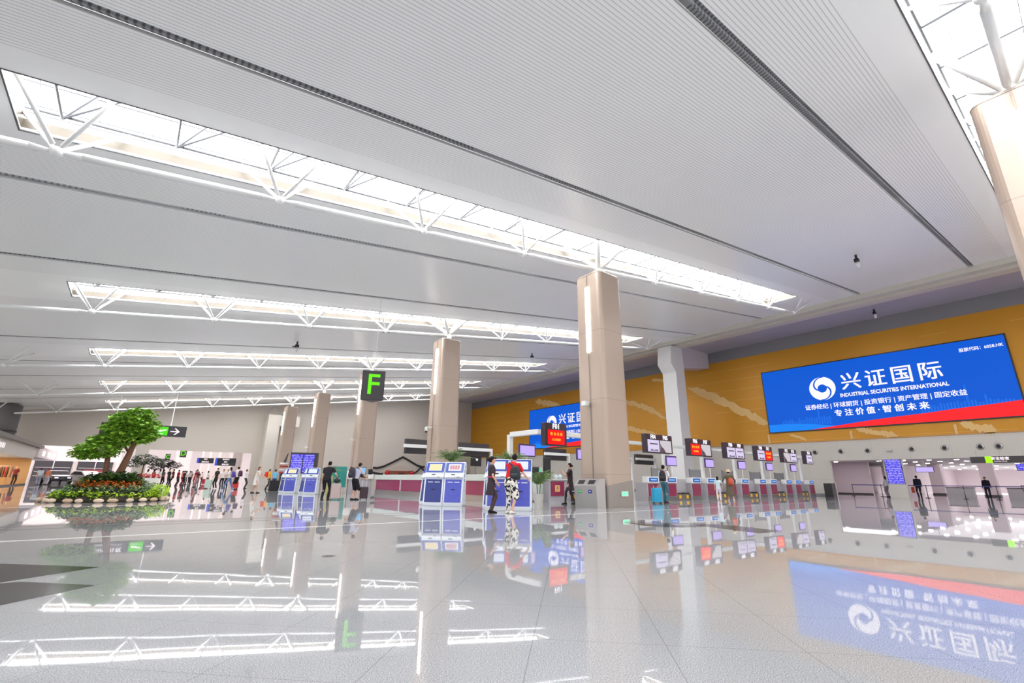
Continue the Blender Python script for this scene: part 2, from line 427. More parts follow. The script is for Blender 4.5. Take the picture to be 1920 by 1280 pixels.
# ------------------------------------------------------------------ columns
def rrect(w, r, n=5, d=None):
    d = w if d is None else d; pts = []
    for cx, cy, a0 in ((w-r, d-r, 0), (-w+r, d-r, 90), (-w+r, -d+r, 180), (w-r, -d+r, 270)):
        for i in range(n+1):
            a = math.radians(a0+90*i/n); pts.append((cx+r*math.cos(a), cy+r*math.sin(a)))
    return pts
CX, CO = 14.88, .0
def column(k):
    c = row(k)+CO
    lab = ['big beige clad column at the picture edge nearest the glowing roof corner', 'big beige clad column with steel recycling bins at its foot', 'beige clad column behind the palm and blue kiosks with white dome camera',
           'beige clad column just behind the hanging letter F sign', 'slim distant beige column behind the departures board', 'most distant beige column of the row, close to the beige wall'][k]
    t = thing('column', lab, 'column', (CX, c, 0), 0, 'beige clad columns with light strips')
    h = 9.6
    f = lambda s, r: rrect(s, r)
    q = MB(); rs = []
    for z, s in ((0, .75), (h, .70)): rs.append([(x, y, z) for x, y in f(s, .2)])
    q.rings(rs); q.build('shaft', M_col, t, smooth=False)
    b = MB(); ring0 = rrect(.775, .2)
    b.rings([[(x, y, 0) for x, y in ring0], [(x, y, .9+.14*x) for x, y in rrect(.772, .2)]]); b.build('base_cladding', M_colbase, t)
    cp = MB(); cp.rings([[(x, y, h) for x, y in f(.71, .2)], [(x, y, h+.1) for x, y in f(.66, .22)]]); cp.build('cap', mat('cap_dark', (120, 108, 98), rough=.5), t)
    cp = MB().tube((.1, 0, h+.05), (.1, 0, zch(14.98)+.0), .17, n=12); cp.build('bearing', M_tube, t, smooth=True)
    # light strips on the faces towards the hall
    for sx, sy in ((-1, 0), (1, 0)):
        z0, z1 = 6.1, 9.05; w = .105; X = sx*.735
        l = MB().box((X-.03, -w, z0), (X+.03, w, z1)); l.build('light_strip', M_glow, t, bevel=.028)
        for zz0, zz1 in ((.95, z0-.05), (z1+.05, h-.02)):
            MB().box((sx*(.765 if zz0 < 2 else .725)-.006, -.012, zz0), (sx*(.765 if zz0 < 2 else .725)+.006, .012, zz1)).build('seam', M_colbase, t)
    return t
for k in range(6): column(k)
# exit sign on the big column
t = thing('exit_sign', 'small glowing green exit sign low on the big beige column', 'sign', (CX+.1, row(1)-.79, .5))
MB().box((-.2, -.02, -.09), (.2, .0, .09)).build('housing', M_white, t); MB().box((-.17, -.026, -.07), (.17, -.02, .07)).build('panel', mat('exit_green', (130, 235, 190), emit=.9), t)
# dome cameras on columns
def dome_cam(x, y, z, lab):
    t = thing('security_camera', lab, 'camera', (x, y, z), 0, 'security cameras on the columns')
    MB().box((-.1, -.06, .12), (.3, .06, .2)).build('bracket', M_white, t)
    MB().tube((-.08, 0, .15), (-.08, 0, -.08), .1, .1, 12).build('housing', M_white, t, smooth=True)
    MB().ball((-.08, 0, -.1), .085, 12, 8).build('dome', M_black, t, smooth=True)
dome_cam(CX-1.07, row(2), 3.85, 'white security camera with a black dome on the column behind the palm')
t = thing('speaker', 'white box shaped camera housing on the big column', 'camera', (CX-.78, row(1)+.1, 3.95))
MB().box((-.3, -.11, -.1), (-.06, .11, .1)).build('housing', M_white, t, bevel=.02); MB().tube((-.08, 0, 0), (.03, 0, 0), .04).build('bracket', M_white, t)
for k, lab in ((3, 'tiny white camera on the column behind the letter F sign'), (4, 'tiny white camera on the slim column behind the departures board')):
    t = thing('security_camera', lab, 'camera', (CX-.95, row(k), 4.0), 0, 'security cameras on the columns')
    MB().box((-.2, -.08, -.08), (.05, .08, .08)).build('housing', M_white, t, bevel=.02); MB().tube((.04, 0, 0), (.2, 0, 0), .03).build('bracket', M_white, t)
# white concrete column with brackets in front of the gold wall
t = thing('column', 'white square column with a stepped head in front of the gold wall', 'column', (40.9, 25.9, 0))
q = MB(); q.box((-.75, -.75, 0), (.75, .75, 11.3)); q.rings([[(-.75, -.75, 11.3), (.75, -.75, 11.3), (.75, .75, 11.3), (-.75, .75, 11.3)], [(-1.5, -.75, 12.1), (.75, -.75, 12.1), (.75, .75, 12.1), (-1.5, .75, 12.1)], [(-1.25, -.75, 13.9), (.6, -.75, 13.9), (.6, .75, 13.9), (-1.25, .75, 13.9)]])
q.build('shaft', mat('column_white', (226, 224, 222), rough=.45), t)
q = MB(); q.extr([(.6, 11.9), (GW-40.9-.02, 12.6), (GW-40.9-.02, 14.29), (.6, 14.29)], 'y', -.7, .7); q.build('wall_bracket', mat('bracket_pale', (200, 192, 200), rough=.45), t)
# white pier by the far wall
t = thing('column', 'pale square pier with an angled bracket against the beige far wall', 'column', (13.9, FW-1.4, 0))
MB().box((-.75, -.75, 0), (.75, 1.38, 9.0)).build('shaft', mat('pier_pale', (206, 200, 190), rough=.5), t); MB().box((.751, -.6, 7.6), (3.2, 1.38, 9.0)).build('side_bracket', mat('pier_pale', (206, 200, 190)), t)
q = MB().tube((-.2, -.9, 10.2), (-1.1, -.9, 9.0), .07); q.tube((-.2, -.9, 10.2), (.6, -.9, 9.3), .07); q.build('bracket', M_grey, t)
# ------------------------------------------------------------------ LED screens on the gold wall
M_blue = mat('led_blue', (0, 88, 210), emit=.68); M_ledw = mat('led_white', (240, 236, 255), emit=.78)
M_red = mat('led_red', (255, 36, 42), emit=.72); M_cyan = mat('led_cyan', (20, 130, 240), emit=.7); M_city = mat('led_city', (24, 106, 224), emit=.7)
def led_screen(y_left, lab):
    t = thing('led_screen', lab, 'screen', (GW-.12, y_left, 5.5), face(180), 'large blue LED advertising screens on the gold wall')
    w, h = 16.6, 5.65
    MB().box((-.09, -.02, -.09), (w+.09, .11, h+.09)).build('frame', M_black, t)
    MB().box((0, -.03, 0), (w, -.021, h)).build('display', M_blue, t)
    def flat(pts, m, nm, d=.0):
        q = MB(); q.extr(pts, 'y', -.036-d, -.031-d); q.build(nm, m, t)
    cy = [(0, .0), (5.4, .0), (5.4, .22), (3.5, .5), (1.8, .64), (0, .68)]
    flat(cy, M_cyan, 'light_band')
    wv = [(3.5, 0.0), (w, 0), (w, 1.05), (15.2, .93), (13, .8), (11.7, .68), (9.8, .58), (8.0, .45), (6, .25)]
    flat(wv, M_red, 'red_band', .003)
    ct = MB(); rnd = random.Random(3)
    x = 1.2
    while x < 5.2:
        hh = rnd.uniform(.15, .5) + (.8 if abs(x-4.25) < .1 else 0); ct.box((x, -.0345, .66-.06*x), (x+.13, -.031, .66+hh)); x += .2
    ct.build('skyline', M_city, t); ct = MB()
    x = 11.2
    while x < 16.3:
        hh = rnd.uniform(.1, .35)+(1.25 if 13.75 < x < 14.0 else 0)+(.5 if 14.7 < x < 14.9 else 0); ct.box((x, -.0335, .6), (x+.12, -.031, 1.0+hh)); x += .19
    ct.build('skyline', M_city, t)
    # round two-comma emblem
    lg = MB(); n = 48; R = 1.02; cx, cz = 4.9, 3.48
    pt = lambda r, a, d=-.037: (cx+r*math.cos(a), d, cz+r*math.sin(a))
    for i in range(n):
        a, b_ = 2*PI*i/n, 2*PI*(i+1)/n; lg.quad(pt(.36, a), pt(R, a), pt(R, b_), pt(.36, b_))
    lg.build('emblem', M_ledw, t); lg = MB()
    for s_ in (0, PI):
        for i in range(20):
            u, w_ = i/20, (i+1)/20; a, b_ = s_+math.radians(78+128*u), s_+math.radians(78+128*w_); ra, rb = R-(R-.33)*u**1.6, R-(R-.33)*w_**1.6
            ta, tb = .05+.11*u, .05+.11*w_; lg.quad(pt(ra-ta, a, -.04), pt(ra+ta*.3, a, -.04), pt(rb+tb*.3, b_, -.04), pt(rb-tb, b_, -.04))
    lg.build('emblem_swirl', M_blue, t)
    for i, ch in enumerate('兴证国际'):
        words(ch, 1.5, M_ledw, t, (7.1+1.72*i, -.034, 3.72), bold=.022, name='title_lettering')
    words('INDUSTRIAL SECURITIES INTERNATIONAL', .43, M_ledw, t, (9.65, -.034, 2.68), bold=.012, sx=.86)
    words('证券经纪 | 环球期货 | 投资银行 | 资产管理 | 固定收益', .47, M_ledw, t, (8.65, -.034, 1.9), bold=.008, sx=.98)
    words('专 注 价 值 · 智 创 未 来', .6, M_ledw, t, (8.62, -.034, 1.2), bold=.018, sx=1.0)
    words('股票代码：6058.HK', .3, M_ledw, t, (15.3, -.034, 4.97), bold=.006, sx=.9)
    return t
led_screen(19.85, 'large blue LED screen with white Chinese lettering above the security hall openings')
led_screen(54.65, 'large blue LED screen partly hidden behind the big beige column')
# air nozzles on the cream band
for y in (16.4, 14.45, 12.57, 9.75, 7.85, 5.95, 5.04, 3.1):
    t = thing('air_nozzle', 'round black air nozzle on the cream wall band below the blue screen', 'vent', (GW-.03, y, 3.58), 0, 'round air nozzles on the cream band')
    MB().tube((-.02, 0, 0), (0, 0, 0), .2, .22, 16).build('collar', M_steel, t, smooth=True); MB().ball((-.045, 0, 0), (.03, .13, .13), 12, 8).build('nozzle', M_black, t, smooth=True)
t = thing('wall_camera', 'small grey camera between the round nozzles on the cream band', 'camera', (GW-.1, 11.15, 3.5)); MB().box((-.1, -.18, -.06), (.1, .18, .06)).build('housing', M_steel, t, bevel=.02)
# blue departures board on the pillar between the openings
M_board = mat('board_blue', (92, 88, 214), emit=.85); nt, N, Lk, b = nodes(M_board)
pos, xyz = coords(nt)
g = nmath(nt, 'MULTIPLY', lines(nt, xyz[2], .125, .05), nmath(nt, 'GREATER_THAN', noise(nt, pos, 9, 1), .46))
Lk.new(nmix(nt, g, L3(74, 66, 206), L3(176, 170, 250)), b.inputs['Emission Color'])
t = thing('departures_board', 'tall blue flight information board on the pillar between the openings', 'screen', (GW-.02, 11.12, 1.02), face(180))
MB().box((-.53, 0, -.03), (.53, .019, 1.83)).build('frame', M_dark, t); MB().box((-.49, -.03, 0), (.49, .0, 1.8)).build('display', M_board, t)
# ------------------------------------------------------------------ security hall behind the right wall
M_hall = mat('hall_wall', (206, 190, 196), rough=.5); M_hallc = mat('hall_ceiling', (190, 180, 186), rough=.5)
struct('ceiling', MB().box((GW+.4, -24, 3.05), (95, 24, 3.2)), M_hallc)
hw = MB(); hw.box((57, 15.6, 0), (57.3, 20, 3.05)); hw.box((GW+.4, 20, 0), (57.3, 20.3, 3.05)); struct('wall_back', hw, M_hall)
struct('wall_back', MB().box((94, -24, 0), (94.4, 24, 3.05)), M_hall)
hw = MB(); hw.box((61, 15.4, 0), (94, 15.6, 3.05)); struct('wall_left', hw, M_hall)
hw = MB(); hw.box((57.3, 20, 0), (94, 20.3, 3.05)); struct('wall_left', hw, M_hall)
struct('baseboard_back', MB().box((56.96, 15.62, 0), (56.999, 19.9, .12)), M_dark)
dl = MB().tube((0, 0, 0), (0, 0, -.03), .16, .16, 12).build('downlight', M_down)
proto = dl; first = True
for x in (54.5, 58.5, 63, 68, 74, 81, 89):
    for y in (17.5, 14.0, 12.2, 10.4, 8.6, 6.4, 4.2, 2.0, -1):
        if y > 15 and x > 56: continue
        o = proto if first else proto.copy()
        if not first: C.objects.link(o)
        first = False; o.location = (x, y, 3.05)
        tag(o, 'round recessed downlight in the low ceiling of the security hall', 'light', 'downlights in the security hall ceiling')
for i, (x, y, w, d) in enumerate(((66, 4, 26, 16), (52, 16, 5, 6))):  # added area lights topping up the glow of the downlights
    l = bpy.data.lights.new('hall_fill', 'AREA'); l.shape = 'RECTANGLE'; l.size = w; l.size_y = d; l.energy = 520 if i == 0 else 90; l.color = (1, .93, .96)
    o = bpy.data.objects.new('hall_fill', l); C.objects.link(o); o.location = (x, y, 3.0)
M_lilac = mat('lilac_screen', (176, 160, 226), emit=.9)
t = thing('hanging_sign', 'long dark hanging sign with yellow green pictogram over the security hall entrance', 'sign', (GW-1.2, 5.0, 2.42), face(180))
MB().box((-1.45, -.06, 0), (1.45, .06, .42)).build('panel', M_dark, t); MB().box((-.72, -.066, .0), (-.38, -.061, .42)).build('pictogram', mat('lime_sign', (150, 230, 20), emit=1), t)
words('安全检查', .22, mat('sign_white', (255, 240, 245), emit=1.0), t, (.0, -.064, .27), bold=.004); words('Security Check', .1, mat('sign_white', (255, 240, 245)), t, (.0, -.064, .1))
for x in (-1.1, 1.1): MB().tube((x, 0, .42), (x, 0, .8), .015).build('rod', M_steel, t)
t = thing('hanging_screen', 'small lilac screen hanging deep in the security hall', 'screen', (54.0, 10.75, 2.0), face(180))
MB().box((-.62, -.03, 0), (.62, .05, .45)).build('housing', M_dark, t); MB().box((-.58, -.04, .03), (.58, -.031, .42)).build('display', M_lilac, t); MB().tube((0, 0, .45), (0, 0, 1.05), .02).build('rod', M_steel, t)
t = thing('departures_board', 'wide blue board hanging deep in the security hall', 'screen', (52.0, 4.4, 2.05), face(180))
MB().box((-.6, -.03, 0), (.6, .05, .5)).build('housing', M_dark, t); MB().box((-.57, -.04, .03), (.57, -.031, .47)).build('display', M_board, t); MB().tube((0, 0, .5), (0, 0, 1.0), .02).build('rod', M_steel, t)
for x, y, w in ((62, 7.9, .5), (66, 12.3, .5), (58, 3.0, .8)):
    t = thing('hall_pillar', 'pale pillar inside the security hall '+{7.9: 'behind the belt barrier', 12.3: 'beside the lilac screen', 3.0: 'below the wide blue board'}[y], 'pillar', (x, y, 0))
    MB().box((-w, -w, 0), (w, w, 3.05)).build('shaft', M_hall, t); MB().box((-w-.02, -w-.02, 0), (w+.02, w+.02, .15)).build('base', M_dark, t)
for i, (x, y) in enumerate(((58, 9.4), (58.5, 5.6), (55, .8))):
    t = thing('screening_desk', 'low grey screening desk in the security hall '+('behind the woman with the red bag', 'beside the long belt barrier', 'under the wide blue board')[i], 'desk', (x, y, 0), 0, 'screening desks in the security hall')
    MB().box((-.4, -.9, 0), (.4, .9, .75)).build('body', M_gcount, t); MB().box((-.45, -.95, .75), (.45, .95, .8)).build('top', M_dark, t)
def stanchion(x, y, lab, grp, h=.95):
    t = thing('barrier_post', lab, 'barrier', (x, y, 0), 0, grp)
    MB().tube((0, 0, .02), (0, 0, h), .03, n=8).build('post', M_steel_d, t, smooth=True); MB().tube((0, 0, 0), (0, 0, .03), .17, .15, 14).build('base', M_dark, t)
    MB().tube((0, 0, h-.08), (0, 0, h), .04, n=8).build('belt_head', M_black, t)
pts = [(48.2, 14.6), (48.2, 12.6), (48.0, 11.1), (47.9, 9.7), (48, 7.6), (48.2, 5.9), (48.3, 4.4), (48.3, 2.6), (48.3, .8)]
for x, y in pts: stanchion(x, y, 'steel belt barrier post in the security hall entrance', 'belt barrier posts before the security hall')
for a, b_ in zip(pts[:-1], pts[1:]):
    q = MB().box((.05, -.003, -.03), (math.dist(a, b_)-.05, .003, .03)).build('barrier_belt', mat('belt_blue', (58, 56, 130), rough=.5)); q.location = (a[0], a[1], .9); q.rotation_euler = (0, 0, math.atan2(b_[1]-a[1], b_[0]-a[0]))
    tag(q, 'dark blue belt stretched between steel posts at the security hall', 'barrier belt', 'blue belts of the barrier')
# ------------------------------------------------------------------ hall beyond the far wall
M_far = mat('far_hall_wall', (236, 228, 228), rough=.5); M_farc = mat('far_column', (234, 226, 222), rough=.45)
struct('wall_back', MB().box((-40, 135, 0), (60, 135.4, 16)), M_far)
fc = MB()
for k in range(0, 5):
    y0 = FW+.5+13*k; fc.add([(x, y, 8.9+.1*x+h) for h in (0, .1) for x, y in ((-30, y0), (46, y0), (46, y0+10.5), (-30, y0+10.5))], [(3,2,1,0),(4,5,6,7),(0,1,5,4),(1,2,6,5),(2,3,7,6),(3,0,4,7)])
struct('ceiling', fc, M_ceil)
for k in range(0, 5):
    y0 = FW+11+13*k; g = MB().quad(*[(x, y, 9.3+.1*x) for x, y in ((-25, y0), (-25, y0+2.5), (40, y0+2.5), (40, y0))]); struct('window_%d' % (20+k), g, M_day2)
struct('wall_right', MB().box((46.6, FW, 0), (47, 135, 15)), M_far)
for i, (x, y) in enumerate(((12.5, 84), (12.5, 97), (12.5, 110), (12.5, 123), (7.5, 104), (7.5, 117), (22, 90))):
    t = thing('column', 'pale column in the bright hall beyond the far wall', 'column', (x, y, 0), 0, 'pale columns of the bright hall beyond')
    q = MB(); q.rings([[(a, b_, 0) for a, b_ in rrect(.8, .25)], [(a, b_, 9.2) for a, b_ in rrect(.72, .25)]]); q.build('shaft', M_farc, t)
    MB().box((-.76, -.06, 5.2), (-.7, .06, 8.2)).build('light_strip', M_glow, t)
def prism_sign(loc, w, h, s, lab, rz, msz):
    t = thing('letter_sign', lab, 'sign', loc, rz)
    d = w*.75
    q = MB(); q.rings([[(-w/2, 0, z), (w/2, 0, z), (.02, d, z)] for z in (0, h)]); q.build('housing', mat('sign_charcoal', (46, 44, 48), rough=.35), t, bevel=.03)
    words(s, msz, mat('sign_green', (98, 216, 12), emit=.95), t, (0, -.008, h*.5), bold=msz*.008, name='letter')
    MB().tube((0, d*.35, h), (0, d*.35, (zc(loc[0]+.3)-loc[2]+.03 if loc[1] < FW else 8.95+.1*loc[0]-loc[2])), .02).build('rod', M_white, t)
    return t
prism_sign((8.72, 22.3, 4.66), 1.12, 1.5, 'F', 'dark hanging sign with a large green letter F', face(-112), 1.45)
prism_sign((6.28, 94, 3.93), .95, 1.2, 'D', 'small dark sign with a green letter D in the far hall', face(-110), 1.1)
prism_sign((4.6, 100, 3.6), .75, 1.0, 'C', 'small dark sign with a green letter C in the far hall', face(-110), .9)
# ------------------------------------------------------------------ direction sign over the tree
t = thing('hanging_sign', 'long dark hanging sign with green plane pictogram and white arrow behind the tree', 'sign', (.3, 55.8, 4.55), face(-95))
MB().box((-3.1, -.1, 0), (3.3, .1, 1.0)).build('panel', mat('sign_charcoal', (46, 44, 48)), t)
MB().box((.85, -.106, .1), (1.85, -.101, .9)).build('pictogram', mat('sign_green2', (70, 200, 20), emit=.9), t)
wsg = mat('sign_white', (255, 240, 245))
q = MB(); q.add([(1.0, -.112, .5), (1.72, -.112, .66), (1.75, -.112, .6), (1.3, -.112, .44), (1.0, -.112, .4)], [(0, 4, 3, 2, 1)]); q.box((.98, -.112, .22), (1.5, -.108, .26)); q.build('plane_symbol', wsg, t)
q = MB().box((2.05, -.112, .46), (2.75, -.108, .54)); q.xf(Matrix.Identity(4))
for s_ in (-1, 1): q.add([(2.78, -.11, .5), (2.45, -.11, .5+s_*.3), (2.33, -.11, .5+s_*.3), (2.62, -.11, .5)], [(0, 1, 2, 3) if s_ > 0 else (3, 2, 1, 0)])
q.build('arrow', wsg, t)
words('国内出发', .5, wsg, t, (-.6, -.105, .66), bold=.006); words('Domestic Departures', .22, wsg, t, (-.6, -.105, .24)); 
for x in (-2.2, 2.0): MB().tube((x, 0, 1.0), (x, 0, zc(.3+x)-4.55+.02), .045).build('rod', M_white, t)
# ------------------------------------------------------------------ ceiling water cannons
def cannon(x, y, lab, z=None):
    z = zc(x) if z is None else z
    t = thing('fire_water_cannon', lab, 'ceiling fitting', (x, y, z-.02), 0, 'small dark water cannons on the ceiling')
    MB().tube((0, 0, 0), (0, 0, -.25), .06, n=8).build('stem', M_black, t)
    q = MB().box((-.12, -.1, -.42), (.12, .1, -.22)); q.tube((-.05, 0, -.35), (-.3, -.15, -.42), .05, n=8); q.build('head', M_black, t, bevel=.01)
    MB().tube((.02, 0, -.42), (.02, 0, -.75), .1, .08, 10).build('nozzle', M_white, t, smooth=True)
cannon(28.6, 6.5, 'dark and white water cannon on the ceiling above the blue screen')
cannon(7.4, 33.3, 'water cannon on the ceiling over the waiting travellers')
cannon(28.6, 33.3, 'distant water cannon between the big column and the second column')
cannon(44.0, 9.6, 'white tipped water cannon under the lilac soffit', 14.3)
# round socket cover in the floor
t = thing('floor_socket', 'small round dark socket cover set in the polished floor', 'floor cover', (2.19, 6.52, 0))
MB().tube((0, 0, .0), (0, 0, .004), .085, n=24).build('ring', M_steel_d, t); MB().tube((0, 0, .004), (0, 0, .006), .055, n=20).build('lid', M_dark, t)
# ------------------------------------------------------------------ check-in row F
DX, DP = 21.35, 4.13       # first bay and bay pitch along the row
DY = 15.6
M_boardb = mat('desk_screen', (30, 84, 176), emit=.7); M_blu2 = mat('desk_screen_text', (150, 196, 240), emit=.8)
M_lil = mat('monitor_lilac', (178, 158, 226), emit=.85)
def desk(x, lab):
    t = thing('check_in_desk', lab, 'check-in desk', (x, DY, 0), 0, 'check-in desks of row F')
    MB().box((-.5, 0, .0), (.5, .75, .9)).build('body', M_gcount, t); MB().box((-.42, -.03, .22), (.42, -.001, .86)).build('front_panel', M_magenta, t)
    MB().box((-.5, -.05, .9), (.5, .3, 1.22)).build('hood', M_white, t, bevel=.015); MB().box((-.38, -.065, .96), (.38, -.051, 1.16)).build('display', M_boardb, t)
    MB().box((-.26, -.07, 1.03), (.26, -.066, 1.09)).build('display_text', M_blu2, t); MB().box((-.48, -.02, 0), (.48, -.001, .2)).build('plinth', M_steel_d, t)
def conveyor(x, w, lab):
    t = thing('baggage_conveyor', lab, 'baggage conveyor', (x, DY+.1, 0), 0, 'baggage scales and conveyors of row F')
    MB().box((-w/2, .25, .3), (w/2, .68, 1.12)).build('hood', M_gcount, t); MB().box((-w/2, 0, 0), (w/2, .68, .3)).build('body', M_steel_d, t)
    for sx in (-1, 1):
        MB().box((sx*w*.25-w*.19, .02, .3), (sx*w*.25+w*.19, .24, .38)).build('belt', M_black, t)
        MB().box((sx*w*.25-.1, -.03, .08), (sx*w*.25+.1, 0, .26)).build('yellow_sticker', mat('sticker_yellow', (246, 190, 20)), t)
nb = ['under sign F04 F05', 'under sign F06 F07', 'under sign F08 F09', 'under sign F10 F11', 'under sign F12 F13']
for i in range(5):
    x0 = DX+DP*i
    desk(x0+.45, 'grey and magenta check-in desk, nearer one '+nb[i]); desk(x0+2.1, 'grey and magenta check-in desk, farther one '+nb[i])
    conveyor(x0+3.35, 1.45, 'grey baggage conveyor just past the desks '+nb[i])
desk(DX+DP*5+.45, 'last magenta check-in desk at the far end of row F'); 
M_sc = mat('sign_screen', (196, 186, 214), emit=.85); M_scr = mat('sign_screen_red', (236, 10, 14), emit=.9); M_scy = mat('sign_text_yellow', (255, 196, 40), emit=1); M_scg = mat('sign_screen_photo', (190, 184, 190), emit=.8)
M_signt = mat('sign_letters', (250, 244, 250), emit=1.0); M_plum = mat('sign_plum', (48, 34, 46), rough=.35)
def desk_sign(x, y, nums, kinds, lab):
    n = len(nums); w = 1.18*n if n > 1 else 1.3; ya = 1.168 if nums[0] != 'F01' else .285
    t = thing('check_in_sign', lab, 'sign', (x, y, 2.42), 0, 'overhead check-in counter signs')
    MB().box((-w/2, 0, 0), (w/2, .28, .98)).build('housing', M_plum, t, bevel=.01)
    MB().box((-.04, .28, .5), (.04, ya, .66)).build('mounting_arm', M_white, t)
    for i, (s, k) in enumerate(zip(nums, kinds)):
        cx = (i-(n-1)/2)*1.1
        words(s, .31, M_signt, t, (cx, -.005, .83), bold=.006, name='number')
        MB().box((cx-.5, -.012, .06), (cx+.5, -.002, .68)).build('display', {'w': M_sc, 'r': M_scr, 'p': M_scg}[k], t)
        if k == 'r':
            words('柜 台 关 闭', .15, M_scy, t, (cx, -.014, .5), name='display_text'); words('CLOSED', .14, M_scy, t, (cx, -.014, .26), name='display_text')
        elif k == 'w':
            MB().box((cx-.32, -.016, .44), (cx+.36, -.013, .5)).build('display_text', M_dark, t)
            q = MB().extr([(cx-.3, .1), (cx+.38, .1), (cx+.36, .19), (cx+.1, .18), (cx, .12), (cx-.1, .2), (cx-.28, .19)], 'y', -.016, -.013); q.build('display_picture', mat('pict_grey', (120, 110, 136)), t)
        else:
            q = MB().extr([(cx-.5, .06), (cx-.05, .06), (cx-.2, .25), (cx-.38, .34), (cx-.5, .5)], 'y', -.016, -.013); q.build('display_picture', mat('pict_brown', (92, 72, 74)), t)
SGN = [(('F04', 'F05'), 'wp'), (('F06', 'F07'), 'rp'), (('F08', 'F09'), 'ww'), (('F10', 'F11'), 'wr'), (('F12', 'F13'), 'pw')]
for i, (n_, k_) in enumerate(SGN):
    desk_sign(22.15+DP*.985*i, 15.25, n_, k_, 'overhead check-in sign numbered %s and %s' % n_)
desk_sign(41.9, 15.25, ('F14',), 'w', 'single overhead check-in sign at the far end of row F')
LAST = lambda: gantry('short white gantry holding the last sign of row F', [(43.2, 16.5, 3.0)], [((40.8, 16.5, 3.0), (43.1, 16.5, 3.0))])
desk_sign(14.5, 15.25, ('F01',), 'r', 'overhead check-in sign numbered F01 with a red screen')
def gantry(name_lab, posts, beams, r=.09, grp='white signage gantries over the check-in rows'):
    t = thing('sign_gantry', name_lab, 'gantry', (posts[0][0], posts[0][1], 0), 0, grp)
    ox, oy = posts[0][:2]
    for x, y, h in posts: MB().box((x-ox-r, y-oy-r, 0), (x-ox+r, y-oy+r, h)).build('post', M_white, t, bevel=.02)
    for (x0, y0, z0), (x1, y1, z1) in beams:
        q = MB(); 
        if abs(x1-x0) > abs(y1-y0): q.box((min(x0, x1)-ox, y0-oy-r, z0-r), (max(x0, x1)-ox, y0-oy+r, z0+r))
        else: q.box((x0-ox-r, min(y0, y1)-oy, z0-r), (x0-ox+r, max(y0, y1)-oy, z0+r))
        q.build('beam', M_white, t, bevel=.02)
    return t
gb = ['behind sign F04 F05', 'behind sign F06 F07', 'behind sign F08 F09', 'behind sign F10 F11', 'behind sign F12 F13']
LAST()
for i in range(5):
    x0 = 20.4+DP*.985*i
    gantry('white gantry post and beam '+gb[i], [(x0+3.85, 16.5, 3.0)], [((x0, 16.5, 3.0), (x0+3.75, 16.5, 3.0))])
    x = 24.2+DP*.985*i
    if i in (0, 1, 2, 3, 4):
        t = thing('desk_monitor', 'small lilac monitor on a slim pole '+['after sign F04 F05', 'between signs F06 F07 and F08 F09', 'hidden by sign F08 F09 pole', 'under sign F10 F11', 'under sign F12 F13'][i], 'monitor', (x-.05, 15.95, 1.23), 0, 'lilac monitors on poles')
        MB().box((-.5, -.03, .6), (.5, .04, 1.15)).build('housing', mat('monitor_purple', (74, 54, 110)), t); MB().box((-.45, -.04, .64), (.45, -.031, 1.07)).build('display', M_lil, t); MB().tube((0, 0, 0), (0, 0, .62), .03).build('pole', M_white, t)
gantry('white L shaped gantry carrying sign F01', [(13.75, 17.6, 3.0), (17.55, 16.0, 3.0)], [((13.75, 15.7, 3.0), (13.75, 17.5, 3.0)), ((13.66, 15.65, 3.0), (17.6, 15.65, 3.0))], r=.11)
for i, (x, y, z, w) in enumerate(((13.95, 16.6, 1.98, .95), (17.5, 16.5, 1.95, .9))):
    t = thing('desk_monitor', ['large lilac monitor left of sign F01 above the palm', 'lilac monitor half hidden beside the big beige column'][i], 'monitor', (x, y, z), 0, 'lilac monitors on poles')
    MB().box((-w/2, -.03, 0), (w/2, .05, .55)).build('housing', mat('monitor_purple', (74, 54, 110)), t); MB().box((-w/2+.05, -.04, .05), (w/2-.05, -.031, .48)).build('display', M_lil, t); MB().tube((0, .02, 0), (0, .02, -z+.02), .03).build('pole', M_white, t)
# special service desk F01
t = thing('check_in_desk', 'wide grey desk with a magenta panel and pale figure symbol under sign F01', 'check-in desk', (16.45, 17.2, 0))
MB().box((-.62, 0, 0), (.85, .8, .98)).build('body', M_gcount, t); MB().box((-.5, -.03, .25), (.36, -.001, .92)).build('front_panel', M_magenta, t); MB().box((-.62, -.06, .98), (.85, .8, 1.02)).build('top', M_white, t)
words('♿', .3, mat('symbol_gold', (240, 190, 120)), t, (-.1, -.034, .58), name='symbol')
t = thing('counter_equipment', 'black equipment and monitor standing on the F01 desk', 'office equipment', (15.7, 17.55, 1.03))
q = MB().box((-.5, 0, 0), (.6, .3, .32)); q.box((.1, -.1, .3), (.5, .05, 1.0)); q.box((-.9, .1, .25), (-.1, .25, .55)); q.build('housing', M_black, t, bevel=.02); MB().box((-.2, -.02, .36), (-.08, -.0, .44)).build('lamp', mat('green_lamp', (20, 200, 120), emit=1), t)
for i, x in enumerate((16.75, 17.05)):
    t = thing('plastic_bag', ['crumpled pale bag on the F01 desk nearer the equipment', 'crumpled pale bag on the F01 desk nearer the uniformed woman'][i], 'bag', (x-.2, 17.5, 1.02)); MB().ball((0, 0, .121), (.13, .1, .12), 8, 6).build('bag', mat('pale_bag', (200, 214, 216), rough=.4), t)
for i in range(3):
    t = thing('partition_panel', ['pale low partition panel directly behind the palm fronds', 'pale low partition panel beside the F01 desk', 'pale low partition panel between two others near the F01 desk'][(0, 2, 1)[i]], 'partition', (13.6+.75*i, 17.6, 0), 0, 'pale low partition panels')
    MB().box((0, 0, .05), (.72, .06, .98)).build('panel', mat('partition_pale', (204, 208, 206)), t); MB().box((0, -.01, 0), (.03, .07, 1.0)).build('edge', M_steel_d, t)
